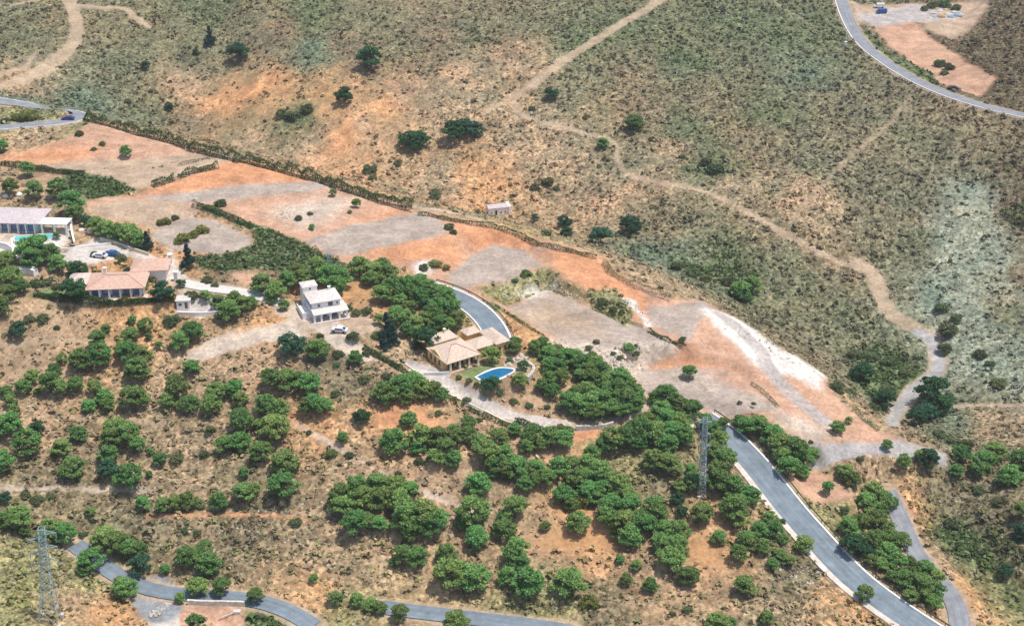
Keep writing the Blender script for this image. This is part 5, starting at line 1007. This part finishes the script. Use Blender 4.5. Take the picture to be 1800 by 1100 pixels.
for (gi, k, x, y, wd), p in zip(flat, base):
    kind, nm, noun, cat, look = KN[k]; D = wd / mpp(p) * (.99 if wd < 50 else .95)
    if k == 'p': pine_cnt += 1
    cm, tm = PROTO[kind][rt.integers(len(PROTO[kind]))]
    root = empty(nm, (p[0], p[1], p[2] - .1), rt.random() * 6.28); sc_ = D * (.95 + .1 * rt.random()); root.scale = (sc_, sc_, sc_ * (.92 + .22 * rt.random()))
    r_, n_ = rank[(gi, k, x, y, wd)]; ph = allp[gi][0]
    if k == 'p' and wd < CUT: root.name = 'small_pine'; look = 'small pine'  # narrower pines, same trees; set apart by crown width alone
    size = 'large ' if wd >= 46 else ('small ' if wd < 24 and cat == 'tree' and k != 'p' else '')
    where = ph if n_ == 1 else ORD[r_] + ' ' + ph
    lab = size + look + ', ' + where
    for short in (size + look.replace('bright ', '').replace('dense ', '') + ', ' + where, size + look.replace('bright green ', '').replace('dense dark green ', 'dark ').replace('grey green ', '') + ', ' + where, look.split()[-1] + ', ' + where, look.split()[-1] + ', ' + where.replace(' from the left', '')):
        if len(lab.split()) <= 16: break
        lab = short
    if len(lab.split()) > 16: print('LONG', lab)
    tag(root, lab, cat, (('pines ' if k == 'p' else 'bushes ' if noun == 'bush' else noun + 's ') + ph) if n_ > 1 else None)
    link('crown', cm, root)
    if k in 'pdc': link('trunk', tm, root)
print('pines', pine_cnt, 'plants', len(flat))
# ------------------------------------------------------------------ boulders and heaps
def rock_mesh(seed):
    r = np.random.default_rng(seed); mb = MB(); k = 7; v = [(0, 0, -.3)]
    for zr, rr in ((-.1, .5), (.2, .52), (.42, .3)):
        for i in range(k):
            t = 6.283 * i / k + zr; s = rr * (.75 + .5 * r.random()); v.append((math.cos(t) * s, math.sin(t) * s, zr + .08 * r.normal()))
    v.append((0, 0, .52)); f = []
    for i in range(k):
        j = (i + 1) % k; f += [(0, 1 + j, 1 + i), (1 + i, 1 + j, 8 + j, 8 + i), (8 + i, 8 + j, 15 + j, 15 + i), (15 + i, 15 + j, 22)]
    return mb.add(v, f).mesh('boulder')
def rocks(spots, mat, grp, lab, cat='boulder', name='boulder', flat_=1.0):
    ms = [rock_mesh(40 + i) for i in range(3)]
    for m_ in ms: m_.materials.append(M[mat])
    P = at([s[0] for s in spots], [s[1] for s in spots]); odr = sorted(range(len(spots)), key=lambda i: spots[i][0])
    for i, ((x, y, w_), p) in enumerate(zip(spots, P)):
        o = bpy.data.objects.new(name, ms[i % 3]); COL.objects.link(o); s = w_ / mpp(p); o.location = p; o.scale = (s, s * .8, s * .75 * flat_); o.rotation_euler = (0, 0, i * 1.7)
        tag(o, '%s, %s' % (lab, ORD[odr.index(i)]), cat, grp)
rocks([(1628,17,12),(1640,24,13),(1652,20,11),(1664,26,12),(1676,22,10),(1690,27,10),(1634,32,10)], 'rock', 'pale rubble heaps on the far yard', 'pale rubble heap on the far gravel yard', 'heap', 'rubble_heap', .7)
rocks([(1645,16,13),(1655,30,15),(1662,18,10)], 'ochre', 'ochre soil heaps on the far yard', 'ochre soil heap on the far gravel yard', 'heap', 'soil_heap', .8)
rocks([(1672,30,14),(1684,28,16),(1640,30,9)], 'bluegrey', 'blue grey heaps on the far yard', 'blue grey sheeted heap on the far gravel yard', 'heap', 'sheeted_heap', .6)
rocks([(895,640,10),(901,634,9),(910,630,9),(916,625,10),(925,630,9),(932,642,10),(935,652,9),(929,662,9),(920,668,8),(888,643,8)], 'rock', 'white garden boulders round the pool', 'white garden boulder beside the kidney pool')
rocks([(10,345,11),(33,343,12),(143,405,10),(157,408,12),(38,474,12),(52,476,10),(118,405,9)], 'white', 'whitish garden rocks by the left villas', 'whitish garden rock near the grey roofed villa')
# loose stones along the edges of the cut plots
def stones(name, label, boxes, n, seed, smin, smax):
    r = np.random.default_rng(seed); px = []; py = []
    for (x0, y0, x1, y1, wd_) in boxes:
        t = r.random(n); px += list(x0 + (x1 - x0) * t + r.normal(size=n) * wd_); py += list(y0 + (y1 - y0) * t + r.normal(size=n) * wd_ * .5)
    P = at(px, py); mb = MB()
    for p in P:
        s = smin + (smax - smin) * r.random() ** 2; a = r.random() * 6.28; ca, sa = math.cos(a) * s, math.sin(a) * s
        mb.add([(p[0] + ca, p[1] + sa, p[2] - .1), (p[0] - sa, p[1] + ca, p[2] - .1), (p[0] - ca, p[1] - sa, p[2] - .1), (p[0] + sa, p[1] - ca, p[2] - .1), (p[0] + ca * .4, p[1], p[2] + s * .7), (p[0] - ca * .5, p[1] + sa * .2, p[2] + s * .55)],
               [(0, 1, 4), (1, 5, 4), (1, 2, 5), (2, 3, 5), (3, 4, 5), (3, 0, 4)])
    return tag(mb.build(name, M['rock']), label, 'stones', kind='stuff')
stones('loose_stones', 'loose pale stones along the rims of the cut plots', [(1075,635,1150,655,8),(1040,610,1110,650,10),(890,520,960,495,6),(960,498,1030,530,5),(1240,545,1440,660,6),(700,462,760,485,8),(1100,525,1145,572,4),(980,600,1060,645,8),(840,300,900,350,30),(930,210,1050,240,10),(60,640,300,700,40),(450,880,640,1000,60),(1010,752,1080,748,3),(1390,980,1450,1040,20),(265,1080,300,1060,4),(480,370,560,390,12)], 75, 9, .12, .5)
# field drain / fallen pole on the bare plot, bottom left
p = at1(385, 1086); q = at1(412, 1077); o = MB().bar((0, 0, .15), tuple(q - p + np.array([0, 0, .15])), .12, 6).box(q[0] - p[0] - .1, q[0] - p[0] + 1.4, q[1] - p[1] - .5, q[1] - p[1] + .5, q[2] - p[2] - .1, q[2] - p[2] + .7).build('pipe', M['concrete'], None, tuple(p)); tag(o, 'grey pipe with a concrete box lying on the bare plot at bottom left', 'pipe')
# ------------------------------------------------------------------ pale summer air
hz = MB().box(-900, 900, -60, 1020, -90, 203.5).mesh('haze'); hm = bpy.data.materials.new('pale_air'); hm.use_nodes = True; t = hm.node_tree; t.nodes.clear()
pv = t.nodes.new('ShaderNodeVolumePrincipled'); pv.inputs['Color'].default_value = (.93, .96, 1, 1); pv.inputs['Density'].default_value = HAZE; pv.inputs['Anisotropy'].default_value = .2
ou = t.nodes.new('ShaderNodeOutputMaterial'); t.links.new(pv.outputs[0], ou.inputs['Volume']); hz = link('haze', hz, None, hm); tag(hz, 'thin pale summer haze over the whole valley', kind='stuff')
